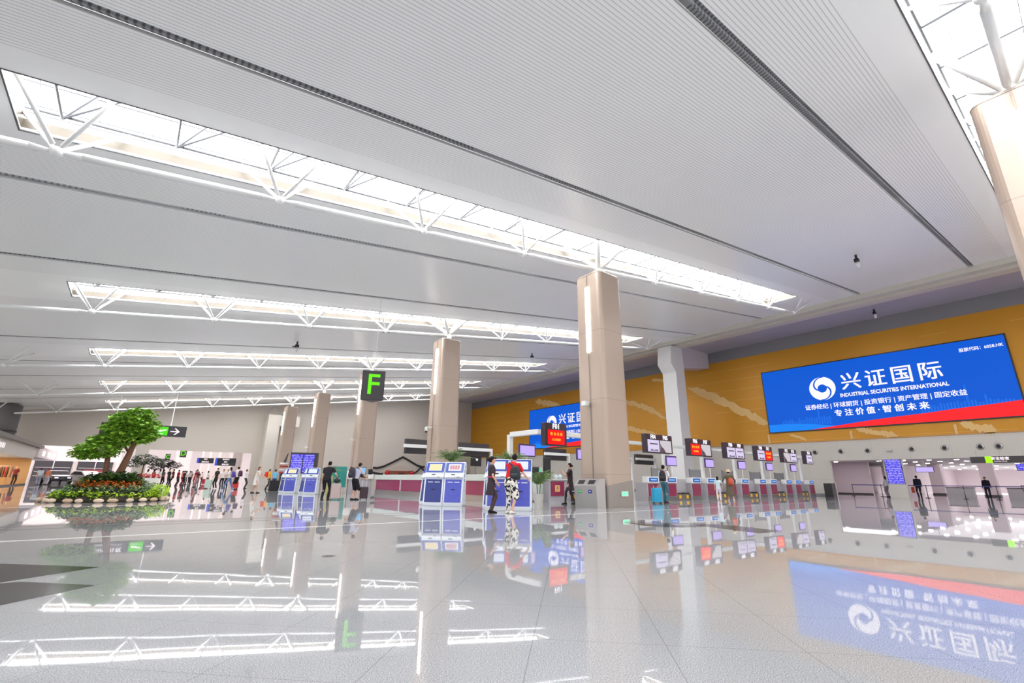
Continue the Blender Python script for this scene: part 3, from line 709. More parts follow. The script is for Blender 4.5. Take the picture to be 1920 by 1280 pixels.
t = thing('baggage_conveyor', 'dark baggage scale with yellow sticker beside the F01 desk', 'baggage conveyor', (17.9, 17.0, 0)); MB().box((-.55, 0, 0), (.55, 1.0, .38)).build('body', M_steel_d, t); MB().box((-.55, -.02, .38), (.55, .3, .44)).build('belt', M_black, t)
for x in (-.5, .4): MB().box((x-.11, -.03, .08), (x+.11, 0, .3)).build('yellow_sticker', mat('sticker_yellow', (246, 190, 20)), t)
# white bag drop machines between the column and F04
for i, x in enumerate((19.1, 20.35)):
    t = thing('bag_drop_machine', ['white self service bag drop half hidden by the big column', 'white self service bag drop with a black screen beside desk F04'][i], 'machine', (x, 16.3, 0), 0, 'white bag drop machines')
    MB().box((-.32, 0, .95), (.32, .2, 1.5)).build('head', M_white, t, bevel=.04); MB().box((-.2, -.012, 1.05), (-.02, -.001, 1.42)).build('display', M_black, t)
    q = MB().box((.06, -.01, 1.32), (.12, -.001, 1.38)); q.build('button', M_dark, t); MB().box((.18, -.01, 1.32), (.24, -.001, 1.38)).build('button', M_dark, t)
    for sx in (-1, 1): MB().box((sx*.2-.09, .02, .5), (sx*.2+.09, .16, .95)).build('leg', M_dark, t)
    MB().box((-.55, 0, 0), (.55, 1.0, .4)).build('base', M_steel_d, t); MB().box((-.45, -.01, .3), (.45, .6, .5)).build('belt', M_black, t); MB().box((.15, -.03, .08), (.33, 0, .28)).build('yellow_sticker', mat('sticker_yellow', (246, 190, 20)), t)
# dark glass screens and walls behind the row
M_gl2 = mat('grey_glass', (150, 152, 154), rough=.3, alpha=.75)
for i in range(6):
    t = thing('glass_screen', 'frosted grey glass screen behind the check-in desks of row F', 'glass screen', (20.6+4.1*i, 17.7, 0), 0, 'grey glass screens behind row F')
    MB().box((0, 0, .9), (1.6, .03, 1.75)).build('pane', M_gl2, t); MB().box((-.04, -.01, 0), (0, .04, 1.8)).build('post', M_steel_d, t); MB().box((1.6, -.01, 0), (1.64, .04, 1.8)).build('post', M_steel_d, t); MB().box((0, -.005, .0), (1.6, .035, .9)).build('lower_panel', M_gcount, t)
# back row of the island: dark sign backs with a white beam across
for i, (x, w, dz) in enumerate(((15.75, 2.6, 0), (20.1, 2.6, 0), (28.5, 2.5, 0), (37.2, 2.4, 0), (40.9, 2.8, 0))):
    t = thing('rear_sign', 'dark sign crossed by a white beam, '+['left of the column with the dome camera', 'right of the column with the dome camera', 'below the far blue screen', 'half hidden by the big column', 'between the big column and sign F04 F05'][i], 'sign', (x, 30.0, 2.62), 0, 'dark sign backs of the rear check-in row')
    MB().box((-w/2, .02, 0), (w/2, .3, .98)).build('housing', M_dark, t); MB().box((-w/2-.2, -.2, .4), (w/2+.2, -.02, .62)).build('beam', M_white, t); MB().box((w/2+.05, -.2, -2.6), (w/2+.21, -.03, .42)).build('post', M_white, t); 
for i, x in enumerate((19.9, 21.3)):
    t = thing('info_monitor', ['small dark panel under the sign back beside the palm', 'small dark panel on the far side of the white post'][i], 'panel', (x-.2, 29.2, 1.9)); MB().box((-.45, 0, 0), (.45, .08, .7)).build('housing', M_black, t); MB().box((-.02, -.012, .4), (.14, -.001, .54)).build('light', M_ledw, t); MB().tube((0, .04, 0), (0, .04, -1.9), .025).build('pole', M_steel_d, t)
# island counter
t = thing('service_counter', 'long white topped counter with a magenta front along the island', 'counter', (13.0, 18.6, 0))
MB().box((0, 0, .9), (.45, 12.8, 1.2)).build('ledge', M_counter, t, bevel=.02); MB().box((.06, .02, .26), (.4, 8.8, .9)).build('front_panel', mat('magenta_pale', (150, 52, 92), rough=.22), t)
MB().box((.06, 8.86, .26), (.4, 12.6, .9)).build('front_panel', mat('magenta_pale', (150, 52, 92)), t)
MB().box((.1, 0, 0), (.5, 12.8, .26)).build('plinth', M_steel, t); MB().box((.0, 8.8, .26), (.42, 8.86, .9)).build('joint', M_white, t); MB().box((.5, .0, 0), (.98, 12.8, .75)).build('work_surface', M_gcount, t)
t = thing('service_counter', 'short bright magenta counter between the kiosks on the island', 'counter', (13.6, 18.1, 0)); MB().box((0, 0, .25), (3.2, .45, .9)).build('front_panel', M_magenta, t); MB().box((-.05, -.05, .9), (3.2, .5, 1.15)).build('ledge', M_counter, t, bevel=.02); MB().box((0, .02, 0), (3.2, .45, .25)).build('plinth', M_steel, t)
t = thing('info_desk', 'grey end desk with computer at the tip of the long magenta counter', 'desk', (12.4, 31.8, 0)); MB().box((-.8, 0, 0), (.6, .6, .9)).build('body', M_gcount, t); MB().box((-.85, -.05, .9), (.65, .65, .94)).build('top', M_white, t)
t = thing('desk_computer', 'blue lit computer screen on the grey end desk', 'computer', (12.3, 32.0, .94), .1); MB().box((-.3, -.03, .3), (.3, .03, .75)).build('housing', M_dark, t); MB().box((-.27, -.04, .33), (.27, -.031, .72)).build('display', mat('pc_blue', (120, 180, 226), emit=.8), t); MB().box((-.12, -.12, 0), (.12, .12, .3)).build('stand', M_black, t)
t = thing('desk_printer', 'black and white printer on the grey end desk', 'printer', (12.85, 31.85, .94)); MB().box((-.2, -.15, 0), (.2, .15, .28)).build('body', M_white, t, bevel=.02); MB().box((-.12, -.1, .28), (.12, .1, .62)).build('feeder', M_black, t)
for i in range(5):
    t = thing('glass_partition', 'clear glass panel standing on the island counter', 'glass panel', (13.75+.62*i, 18.35, 1.16), 0, 'clear glass panels on the island counter'); MB().box((0, 0, 0), (.56, .015, .45)).build('pane', M_glass, t); MB().box((-.02, 0, 0), (0, .02, .5)).build('clamp', M_steel_d, t)
# teal board
t = thing('teal_board', 'teal standing board behind the travellers with suitcases', 'board', (11.6, 34.5, 0), face(-115)); MB().box((-.55, 0, .35), (.55, .05, 1.75)).build('panel', mat('teal', (40, 140, 130)), t)
for x in (-.45, .45): MB().box((x-.03, -.01, 0), (x+.03, .05, .35)).build('leg', M_steel, t)
MB().box((-.65, -.25, 0), (.65, .3, .03)).build('base', M_steel, t)
t = thing('small_poster_stand', 'small blue and pink poster stand beside the teal board', 'board', (11.05, 35.5, 0), face(-115)); MB().box((-.2, 0, .6), (.2, .03, 1.5)).build('panel', mat('poster_blue', (96, 140, 214)), t); MB().box((-.2, -.005, 1.3), (.2, .0, 1.5)).build('header', mat('poster_pink', (232, 170, 180)), t); MB().tube((0, .01, 0), (0, .01, .6), .02).build('pole', M_steel, t)
# departures board and lantern tower behind the rear kiosks
t = thing('departures_board', 'blue double column departures board behind the rear kiosks', 'screen', (9.75, 37.0, 0), face(-118))
MB().box((-.85, -.05, 1.25), (1.0, .35, 2.72)).build('housing', M_dark, t); MB().box((-.78, -.062, 1.32), (-.02, -.051, 2.6)).build('display', M_board, t); MB().box((.06, -.062, 1.32), (.8, -.051, 2.6)).build('display', M_board, t)
for x in (-.6, .7): MB().box((x-.05, .05, 0), (x+.05, .2, 1.25)).build('leg', M_steel_d, t)
t = thing('lantern_tower', 'small red and white striped tower figure left of the departures board', 'ornament', (8.9, 38.6, 0)); q = MB()
for i in range(4): MB().tube((0, 0, 1.25+.22*i), (0, 0, 1.36+.22*i), .3, .27, 12).build('band', mat('tower_red', (170, 36, 32)) if i % 2 == 0 else M_white, t)
MB().tube((0, 0, 0), (0, 0, 1.25), .2, .22, 12).build('base', M_dark, t); MB().tube((0, 0, 2.0), (.18, 0, 2.7), .1, .03, 8).build('spire', M_dark, t)
# recycling bins
t = thing('recycling_bin', 'brushed steel double recycling bin leaning against the big beige column', 'bin', (13.99, 12.68, 0), face(180))
q = MB(); prof = [(0, 0), (-.46, 0), (-.5, .78), (-.27, 1.04), (0, 1.04)]
MB().extr([(y, z) for y, z in prof][::-1], 'x', -.56, .56).build('body', M_steel, t)
sl_ = math.atan2(.26, .23)
for x, mname, rgb in ((-.28, 'bin_green', (40, 170, 90)), (.24, 'bin_blue', (44, 50, 150))):
    a = Vector((0, -.5, .78)); d = Vector((0, .23, .26)); nrm = Vector((0, -.26, .23)).normalized()*.006
    vs = [a+d*t_+Vector((x+sx, 0, 0))+nrm for t_, sx in ((.25, -.16), (.25, .16), (.8, .16), (.8, -.16))]; vs += [v-nrm*1.5 for v in vs]
    MB().add(vs, [(0, 1, 2, 3), (7, 6, 5, 4), (0, 4, 5, 1), (1, 5, 6, 2), (2, 6, 7, 3), (3, 7, 4, 0)]).build('slot', M_black, t)
    MB().box((x-.09, -.497, .52), (x+.09, -.484, .64)).build('sticker', mat(mname, rgb), t)
    words('可回收' if x < 0 else '其他', .05, mat('sticker_white', (230, 240, 235)), t, (x, -.5, .58), name='sticker_text')
# tall steel bin at the end of row F
t = thing('litter_bin', 'dark steel bin with a bright pole at the far end of row F', 'bin', (44.9, 15.2, 0)); MB().box((-.35, -.3, 0), (.35, .3, 1.0)).build('body', M_dark, t, bevel=.03); MB().tube((.5, -.3, 0), (.5, -.3, 1.05), .06, n=10).build('pole', M_steel, t)
# ------------------------------------------------------------------ kiosks
M_kb = mat('kiosk_blue', (84, 92, 190), rough=.22); M_kd = mat('kiosk_navy', (52, 64, 134), rough=.25); M_kw = mat('kiosk_white', (226, 232, 240), rough=.25)
M_kbez = mat('kiosk_bezel', (66, 84, 164), rough=.25)
def kiosk(x, y, az, lab, h=1.6, navy=False, scr=0, side_text=True):
    t = thing('check_in_kiosk', lab, 'kiosk', (x, y, 0), face(az), 'blue and white self service kiosks')
    k = h/1.6; w = .37
    prof = [(.32, 0), (-.34, 0), (-.36, .1), (-.24, .98), (-.3, 1.02), (-.3, 1.06), (-.22, 1.12), (-.2, 1.2), (.02, 1.58), (.1, 1.6), (.22, 1.6), (.3, 1.5)]
    MB().extr([(a, b_*k) for a, b_ in prof][::-1], 'x', -w, w).build('body', M_kw, t, bevel=.012)
    def onface(p0, p1, u0, u1, v0, v1, dep, m, nm):
        a = Vector((0, p0[0], p0[1]*k)); d = Vector((0, p1[0]-p0[0], (p1[1]-p0[1])*k)); n_ = Vector((0, -d.z, d.y)).normalized()
        q = [a+d*v+Vector((u*w, 0, 0)) for u, v in ((u0, v0), (u1, v0), (u1, v1), (u0, v1))]
        vs = [v+n_*dep for v in q]+[v-n_*.004 for v in q]
        return MB().add(vs, [(0, 1, 2, 3), (7, 6, 5, 4), (0, 4, 5, 1), (1, 5, 6, 2), (2, 6, 7, 3), (3, 7, 4, 0)]).build(nm, m, t)
    lo, hi = (-.36, .1), (-.24, .98)
    onface(lo, hi, -.84, .84, .04, .97, .014, M_kd if navy else M_kb, 'door')
    onface(lo, hi, -.62, -.08, .84, .87, .02, M_kw, 'door_mark'); onface(lo, hi, .08, .62, .84, .87, .02, M_kw, 'door_mark')
    onface(lo, hi, -.2, .2, .53, .57, .022, M_black, 'lock'); onface(lo, hi, -.5, .8, .3, .305, .018, M_kd, 'door_seam')
    a, b_ = (-.2, 1.2), (.02, 1.58)
    onface(a, b_, -.94, .94, .02, .98, .014, M_kbez, 'bezel'); onface(a, b_, -.66, .66, .16, .82, .02, M_kw, 'screen_frame')
    onface(a, b_, -.58, .58, .2, .78, .024, mat('kiosk_screen%d' % scr, [(232, 222, 236), (240, 220, 170), (214, 222, 240)][scr], emit=.8), 'display')
    if scr == 0:
        for u in (-.5, -.24, .02, .28):
            onface(a, b_, u, u+.2, .28, .68, .027, mat('screen_tile', (214, 150, 160), emit=.7), 'display_tile')
    onface((-.22, 1.12), (-.2, 1.2), -.3, .1, -.2, .3, .012, M_black, 'card_slot'); onface((-.3, 1.02), (-.3, 1.06), .3, .6, .3, .7, .01, M_black, 'ticket_slot')
    MB().box((w-.001, -.3, 0), (w+.02, .28, .03)).build('foot', M_steel, t)
    if side_text:
        for i, ch in enumerate('自助值机'):
            words(ch, .13, M_kd, t, (w+.002, .0-.02*i, (1.42-.17*i)*k), rz=PI/2, name='side_lettering', depth=.002)
        MB().tube((w-.002, -.12, .55*k), (w+.006, -.12, .55*k), .02, n=10).build('side_lock', M_black, t)
    return t
def kpair(cx, cy, az, k, n, labs, **kw):
    """kiosks side by side, k = index of each from the image right"""
    r = Vector((math.cos(math.radians(az-90)), math.sin(math.radians(az-90))))   # towards local -x
    return r
az = -134
kiosk(9.84, 15.98, az, 'blue kiosk with lilac icon screen in front of the palm, its lettered side showing', navy=False, scr=0)
kiosk(9.31, 16.53, az, 'navy kiosk with a yellowish screen joined to the icon screen kiosk', navy=True, scr=1)
kiosk(9.62, 17.3, -152, 'third kiosk of the trio near the palm, only its slanted screen edge showing', h=1.58, navy=True, scr=1, side_text=False)
az = -133
kiosk(10.36, 12.64, az, 'blue kiosk touched by the man in the red shirt, its lettered side showing', h=1.64, scr=2)
kiosk(9.83, 13.21, az, 'blue kiosk hidden behind the uniformed woman and the man in red', h=1.64, navy=False, scr=2)
kiosk(10.24, 13.85, -150, 'navy edged kiosk peeking out beside the uniformed woman', h=1.6, navy=True, scr=1, side_text=False)
az = -122
kiosk(8.85, 30.9, az, 'rear kiosk nearest the man in black, with a deep blue door', h=1.55, scr=2)
kiosk(8.92, 31.95, -145, 'narrow seen rear kiosk between two wider ones', h=1.55, scr=2, navy=True, side_text=False)
kiosk(8.35, 33.6, az, 'rear kiosk with a pale violet door, second wide one of its row', h=1.55, scr=1)
kiosk(8.4, 34.7, -145, 'endmost rear kiosk, seen edge on beside a black box', h=1.55, scr=2, navy=True, side_text=False)
t = thing('black_box', 'small black box on the floor beside the endmost rear kiosk', 'box', (8.35, 38.2, 0)); MB().box((-.35, -.2, .03), (.35, .2, .75)).build('box', M_black, t); MB().box((-.3, -.15, 0), (.3, .15, .03)).build('base', M_steel_d, t)
# ------------------------------------------------------------------ people
def V(*a): return Vector(a)
def fr(f, **k):
    return k
def human(name_, lab, cat, x, y, az, H=1.7, shirt=(200, 200, 200), legs='pants', legc=(40, 40, 46), sleeve='short', lean=0, lh=None, rh=None, lf=(-.09, 0), rf=(.09, 0), hair='short', hairc=(30, 24, 22), shoes=(40, 38, 40), hat=None, near=False, head_yaw=0, group=None, wide=1.0, skirt_hem=.3, sock=None, mat_leg=None, mat_top=None, belt=None, bend=0):
    """az is the direction the person faces; local x right, y forward, z up; hands and feet in metres, local"""
    t = thing(name_, lab, cat, (x, y, 0), face(az)+PI, group)
    s = H/1.7; k = 1.0
    P = lambda a, b_, c: Vector((a*s, b_*s, c*s))
    drop = bend
    hipc = P(0, -.0-.10*math.sin(math.radians(lean)), .90-drop)
    la = math.radians(lean); up = Vector((0, math.sin(la), math.cos(la))); fw_ = Vector((0, math.cos(la), -math.sin(la)))
    sp = lambda h, fx=0, fy=0: hipc+up*(h*s)+Vector((fx*s, 0, 0))+fw_*(fy*s)
    neck = sp(.54); head_up = Vector((0, math.sin(la*.6), math.cos(la*.6))); hc = neck+head_up*(.135*s)+Vector((0, .02*s, 0))
    def ik(a, b_, l1, l2, pole):
        d = b_-a; L = d.length; L = min(L, (l1+l2)*.999); dn = d.normalized(); b_ = a+dn*L
        c = (l1*l1-l2*l2+L*L)/(2*L); h = math.sqrt(max(0, l1*l1-c*c)); pv = pole-dn*pole.dot(dn)
        pv = pv.normalized() if pv.length > 1e-4 else Vector((0, 1, 0))
        return a+dn*c+pv*h, b_
    B = MB(); n = 10
    sk = lambda mb, a, b_, r0, r1: mb.tube(a, b_, r0*s, r1*s, n, True)
    # trunk
    def trunk(mb, g, bot=-.02):
        sec = [(bot, .145, .10, 0), (.05, .15, .105, 0), (.16, .135, .098, 0), (.26, .14, .105, .005), (.38, .165, .112, .01), (.46, .165, .1, .0), (.515, .12, .075, -.005), (.55, .062, .058, 0)]
        rs = []
        for h, rx, ry, oy in sec:
            c = sp(h, 0, oy); rs.append([c+Vector(((rx*wide+g)*s*math.cos(2*PI*i/14), 0, 0))+fw_*((ry*wide+g)*s*math.sin(2*PI*i/14)) for i in range(14)])
        return mb.rings(rs)
    trunk(B, 0); sk(B, sp(.5), neck+head_up*(.06*s), .05, .047)
    hy = Matrix.Rotation(math.radians(-head_yaw), 3, 'Z') @ Matrix.Rotation(-la*.6, 3, 'X')
    hp = lambda a, b_, c: hc+hy @ (Vector((a, b_, c))*s)
    B.ball(hc, (.072*s, .09*s, .11*s), 14, 10, hy); B.ball(hp(0, .02, -.055), (.055*s, .07*s, .06*s), 12, 8, hy)
    B.ball(hp(0, .095, -.02), (.014*s, .02*s, .026*s), 8, 6, hy)
    for sx in (-1, 1): B.ball(hp(sx*.074, -.005, -.01), (.012*s, .022*s, .032*s), 8, 6, hy)
    arms = []
    for sx, hd in ((-1, lh), (1, rh)):
        sh = sp(.47, sx*.175*wide, 0)
        tgt = P(*hd) if hd else P(sx*.25, .06, .80-drop)+Vector((0, math.sin(la)*.25*s, 0))
        el, wr_ = ik(sh, tgt, .28*s, .25*s, Vector((sx*.5, -.6, -.4)))
        sk(B, sh, el, .047, .037); sk(B, el, wr_, .038, .026); arms.append((sh, el, wr_, sx))
        d = (wr_-el).normalized(); sd = Vector((0, 0, 1)).cross(d); sd = sd.normalized() if sd.length > .1 else Vector((1, 0, 0))
        side = d.cross(sd).normalized()
        pm = wr_+d*.045*s; B.ball(pm, (.04*s, .018*s, .05*s), 8, 6, Matrix((side, sd, d)).transposed())
        curl = -sd*sx*.25 if False else Vector((0, 0, -.15))
        for j, L in enumerate((.066, .075, .07, .055)):
            b0 = pm+d*.035*s+side*((j-1.5)*.021*s); b1 = b0+(d+curl*.4).normalized()*L*.5*s; b2 = b1+(d+curl*1.6).normalized()*L*.5*s
            B.tube(b0, b1, .0088*s, .008*s, 6, True); B.tube(b1, b2, .008*s, .007*s, 6, True)
        th0 = wr_+d*.02*s-side*.03*s; B.tube(th0, th0+(d-side*.8).normalized()*.055*s, .011*s, .009*s, 6, True)
    lg = []
    for sx, ft in ((-1, lf), (1, rf)):
        hp_ = hipc+Vector((sx*.088*s*wide, 0, -.02*s)); an = Vector((ft[0]*s, ft[1]*s, (.075+(ft[2] if len(ft) > 2 else 0))*s))
        kn, an = ik(hp_, an, .43*s, .42*s, Vector((sx*.12, 1, 0)))
        sk(B, hp_, kn, .078*wide, .052); sk(B, kn, an, .052, .036); B.ball(kn+(an-kn)*.3+Vector((0, -.012*s, 0)), (.05*s, .052*s, .1*s), 10, 7)
        lg.append((hp_, kn, an, sx))
    body = B.build('body', M_skin, t, smooth=True)
    vx = .012 if near else .017
    def remesh(o, v):
        m = o.modifiers.new('remesh', 'REMESH'); m.mode = 'VOXEL'; m.voxel_size = v; m.use_smooth_shade = True
        m2 = o.modifiers.new('smooth', 'SMOOTH'); m2.iterations = 3 if v > .014 else 2; m2.factor = .5
    remesh(body, vx)
    cm = lambda nm, c: mat(nm+'_%d_%d_%d' % c, c, rough=.75, spec=.25)
    top = MB(); trunk(top, .014, -.06 if legs != 'dress' else 0)
    for sh, el, wr_, sx in arms:
        if sleeve == 'short': sk(top, sh, sh+(el-sh)*.62, .064, .06)
        elif sleeve == 'long': sk(top, sh, el, .062, .05); sk(top, el, wr_+(wr_-el)*-.04, .05, .04)
        else: sk(top, sh, sh+(el-sh)*.12, .062, .055)
    if legs == 'dress':
        hem = skirt_hem; c0 = sp(.0); rs = []
        for q in (0, .35, .7, 1):
            zz = c0.z+(hem*s-c0.z)*q; rx = (.165+.06*q)*wide*s; ry = (.125+.05*q)*wide*s
            rs.append([Vector((c0.x*(1-q)+rx*math.cos(2*PI*i/14), c0.y*(1-q*.4)+ry*math.sin(2*PI*i/14), zz)) for i in range(14)])
        top.rings(rs[::-1])
    tm = mat_top or cm('cloth', shirt)
    o = top.build('dress' if legs == 'dress' else 'shirt', tm, t, smooth=True); remesh(o, vx*1.1)
    if belt:
        c = sp(.17); MB().rings([[c+up*(h*s)+Vector(((.153*wide+.006)*s*math.cos(2*PI*i/16), 0, 0))+fw_*((.117*wide+.006)*s*math.sin(2*PI*i/16)) for i in range(16)] for h in (-.02, .02)]).build('belt', cm('belt', belt), t)
    if legs in ('pants', 'shorts', 'skirt'):
        pn = MB(); rs = []
        for h, rx, ry in ((-.1, .15, .115), (0, .158, .12), (.08, .155, .115), (.12, .142, .105)):
            c = sp(h); rs.append([c+Vector(((rx*wide)*s*math.cos(2*PI*i/14), 0, 0))+fw_*(ry*wide*s*math.sin(2*PI*i/14)) for i in range(14)])
        pn.rings(rs)
        for hp_, kn, an, sx in lg:
            if legs == 'pants': sk(pn, hp_, kn, .092*wide, .068); sk(pn, kn, an+(kn-an)*.06, .068, .06)
            elif legs == 'shorts': sk(pn, hp_, kn+(an-kn)*.02, .098*wide, .088*wide)
            else: sk(pn, hp_, hp_+(kn-hp_)*.6, .11, .12)
        o = pn.build({'pants': 'trousers', 'shorts': 'shorts', 'skirt': 'skirt'}[legs], mat_leg or cm('cloth', legc), t, smooth=True); remesh(o, vx*1.1)
    if sock:
        for i, (hp_, kn, an, sx) in enumerate(lg):
            if sock[1] == 'both' or (sock[1] == 'left' and sx < 0):
                q = MB(); sk(q, kn+(hp_-kn)*.45, kn, .07, .058); sk(q, kn, an, .057, .042); q.ball(kn+(an-kn)*.3+Vector((0, -.012*s, 0)), (.055*s, .057*s, .105*s), 10, 7); o = q.build('stocking', sock[0], t, smooth=True); remesh(o, .012)
    for hp_, kn, an, sx in lg:
        q = MB(); a = Vector((an.x, an.y, max(.0, an.z-.075*s)))
        rs = []
        for yy, w, h in ((-.07, .03, .05), (-.05, .042, .085), (.0, .042, .09), (.07, .045, .06), (.13, .044, .045), (.17, .03, .03)):
            rs.append([a+Vector((0, yy*s, h*s/2))+Vector((w*s*math.cos(2*PI*i/10), 0, h*s/2*math.sin(2*PI*i/10))) for i in range(10)])
        q.rings(rs).build('shoe', cm('shoe', shoes), t, smooth=True)
    hm = cm('hair', hairc); h_ = MB()
    if hair != 'none':
        h_.ball(hp(0, -.018, .022), (.083*s, .094*s, .108*s), 14, 10, hy)
        if hair == 'bun': h_.ball(hp(0, -.12, .0), .042*s, 10, 8)
        if hair == 'pony': h_.ball(hp(0, -.11, -.02), (.03*s, .035*s, .1*s), 10, 8, hy)
        if hair == 'long': h_.ball(hp(0, -.06, -.1), (.078*s, .05*s, .15*s), 12, 9, hy)
        # keep the face clear
        o = h_.build('hair', hm, t, smooth=True)
        q = [v for v in o.data.vertices]
        R_ = hy.inverted()
        for v in q:
            l = R_ @ (v.co-hc)
            if l.y > .045*s and l.z < .055*s: v.co = hc+hy @ Vector((l.x*.8, .03*s, l.z))
    if near:
        for sx in (-1, 1):
            MB().ball(hp(sx*.028, .081, .012), (.012*s, .007*s, .006*s), 8, 5, hy).build('eye', mat('eye_dark', (26, 20, 20), rough=.2), t, smooth=True)
        MB().ball(hp(0, .086, -.06), (.022*s, .006*s, .006*s), 8, 5, hy).build('lips', mat('lip', (176, 84, 84), rough=.5), t, smooth=True)
    if hat:
        q = MB(); c = hp(0, -.01, .05)
        q.tube(c, c+head_up*.11*s, .095*s, .075*s, 16, False); q.rings([[c+Vector((r*s*math.cos(2*PI*i/20), r*s*math.sin(2*PI*i/20), z*s)) for i in range(20)] for r, z in ((.09, .02), (.19, -.012), (.19, -.022), (.09, 0))])
        q.build('sun_hat', cm('hat', hat), t, smooth=True)
    return t
def bag_on(lab, cat, x, y, z, az, size, m, group=None, strap=True, name='backpack'):
    t = thing(name, lab, cat, (x, y, z), face(az)+PI, group); w, d, h = size; sh = w*.36
    rs = []
    for f, sc in ((0, .72), (.06, .95), (.3, 1), (.7, .92), (.92, .72), (1, .4)):
        rs.append([(sc*w/2*(abs(math.cos(a))**.6)*(1 if math.cos(a) > 0 else -1), d/2*(sc**.5)*(abs(math.sin(a))**.7)*(1 if math.sin(a) > 0 else -1), f*h) for a in [2*PI*i/16+.01 for i in range(16)]])
    MB().rings(rs).build('bag', m, t, smooth=True)
    MB().rings([[(.7*w/2*math.cos(a), -d/2-.0+.03*math.sin(a)-.01, h*.12+hh) for a in [2*PI*i/12 for i in range(12)]] for hh in (0, h*.35)]).build('front_pocket', m, t, smooth=True)
    if strap:
        for sx in (-1, 1):
            pts = [(sx*sh, d*.42, h*.95), (sx*sh, d*.62, h*1.0), (sx*(sh+.02), d*.62+.16, h*.86)]
            q = MB()
            for a, b_ in zip(pts[:-1], pts[1:]): q.tube(a, b_, .02, n=6)
            q.build('strap', m, t)
    return t
def suitcase(x, y, az, lab, col, w=.4, d=.25, h=.62, handle=.35, metal=0, ribs=5):
    t = thing('suitcase', lab, 'suitcase', (x, y, 0), face(az), 'rolling suitcases'); m = mat('case_%d_%d_%d' % col, col, rough=.35, metal=metal)
    MB().prism(rrect(w/2, .06, d=d/2), .06, .06+h).build('shell', m, t, bevel=.02)
    for i in range(ribs):
        u = -w*.36+i*w*.72/(ribs-1); MB().box((u-.012, -d/2-.008, .1), (u+.012, -d/2+.004, h)).build('rib', m, t, bevel=.003)
    for sx in (-1, 1):
        for sy in (-1, 1): MB().tube((sx*w*.38-.015, sy*d*.3, .035), (sx*w*.38+.015, sy*d*.3, .035), .034, n=12).build('wheel', M_black, t)
        MB().tube((sx*w*.38, 0, .03), (sx*w*.38, 0, .08), .015, n=6).build('wheel_fork', M_black, t) if sx > 0 else None
    if handle:
        q = MB()
        for sx in (-1, 1): q.tube((sx*.09, d*.32, h), (sx*.09, d*.32, h+.06+handle), .01, n=6)
        q.build('handle_tube', mat('handle_bright', (226, 226, 228), rough=.3), t); MB().box((-.11, d*.32-.02, h+.05+handle), (.11, d*.32+.02, h+.09+handle)).build('grip', M_black, t, bevel=.008)
    return t
M_floral = mat('floral_shorts', (236, 232, 224), rough=.8); nt, N, Lk, b = nodes(M_floral); tc = nt.nodes.new('ShaderNodeTexCoord')
f = noise(nt, tc.outputs['Object'], 11, 1)
Lk.new(ramp(nt, f, [(.42, L3(28, 26, 28)), (.47, L3(28, 26, 28)), (.50, L3(240, 236, 226)), (.6, L3(240, 236, 226))]), b.inputs['Base Color'])
M_uni = mat('uniform_plum', (46, 28, 42), rough=.6); M_stock = mat('stocking_brown', (74, 48, 44), rough=.5)
AF = 52   # facing away from the camera
# near group at the kiosk
human('person', 'man in red shirt and black and white patterned shorts leaning on the kiosk', 'person', 9.12, 11.6, 12, 1.76, shirt=(214, 30, 44), legs='shorts', mat_leg=M_floral, sleeve='short', lean=16, rh=(.3, .4, .98), lh=(-.1, .62, 1.02), lf=(-.11, -.02), rf=(.1, -.08), near=True, shoes=(230, 226, 220), head_yaw=-30, wide=1.22, sock=(M_floral, 'left'))
bag_on('black sling bag across the back of the man in red', 'bag', 9.13, 11.42, .96, 30, (.34, .15, .4), mat('bag_charcoal', (38, 44, 50), rough=.5), name='sling_bag', strap=False)
q = MB().tube((-.2, .02, .5), (.1, -.02, .3), .025); q.build('shoulder_strap', mat('bag_charcoal', (38, 44, 50)), [o_ for o_ in C.objects if o_.name == 'sling_bag'][0])
human('person', 'uniformed woman in dark plum dress with pink belt beside the man in red', 'person', 8.78, 12.15, -28, 1.66, mat_top=M_uni, legs='dress', sleeve='short', hair='bun', lh=(-.2, .12, .85), rh=(.2, .16, .9), near=True, skirt_hem=.52, belt=(214, 60, 100), sock=(M_stock, 'both'), shoes=(30, 26, 28), lf=(-.07, .0), rf=(.07, .02))
human('person', 'uniformed woman in black holding a phone near the F01 desk', 'person', 14.9, 14.85, 135, 1.7, mat_top=M_uni, legs='dress', sleeve='short', hair='bun', lh=(-.1, .32, 1.32), rh=(.1, .3, 1.3), near=True, skirt_hem=.55, sock=(mat('stocking_dark', (40, 30, 34)), 'both'), shoes=(26, 24, 28), lf=(-.09, .22), rf=(.09, -.2), belt=(90, 50, 60))
human('person', 'man in white T-shirt and teal jeans with a black backpack at the desks', 'person', 20.1, 13.75, 12, 1.74, shirt=(238, 236, 238), legc=(70, 116, 128), sleeve='short', lh=(-.12, .28, 1.06), rh=(.12, .28, 1.04), near=True, shoes=(70, 50, 52), lf=(-.08, .12), rf=(.1, -.08), head_yaw=10)
bag_on('black backpack worn by the man in the white T-shirt', 'backpack', 19.9, 13.68, .98, 12, (.32, .2, .5), mat('bag_black', (44, 42, 48), rough=.6))
suitcase(19.3, 13.65, -120, 'bright turquoise blue suitcase beside the man in white T-shirt', (40, 170, 214), w=.44, h=.62, handle=.12)
human('person', 'child in pale blue dress and white trousers holding a hand', 'child', 25.6, 14.1, 30, 1.28, shirt=(206, 224, 230), legc=(230, 222, 232), legs='pants', sleeve='short', rh=(.42, .2, 1.0), hair='long', near=True, shoes=(222, 196, 200))
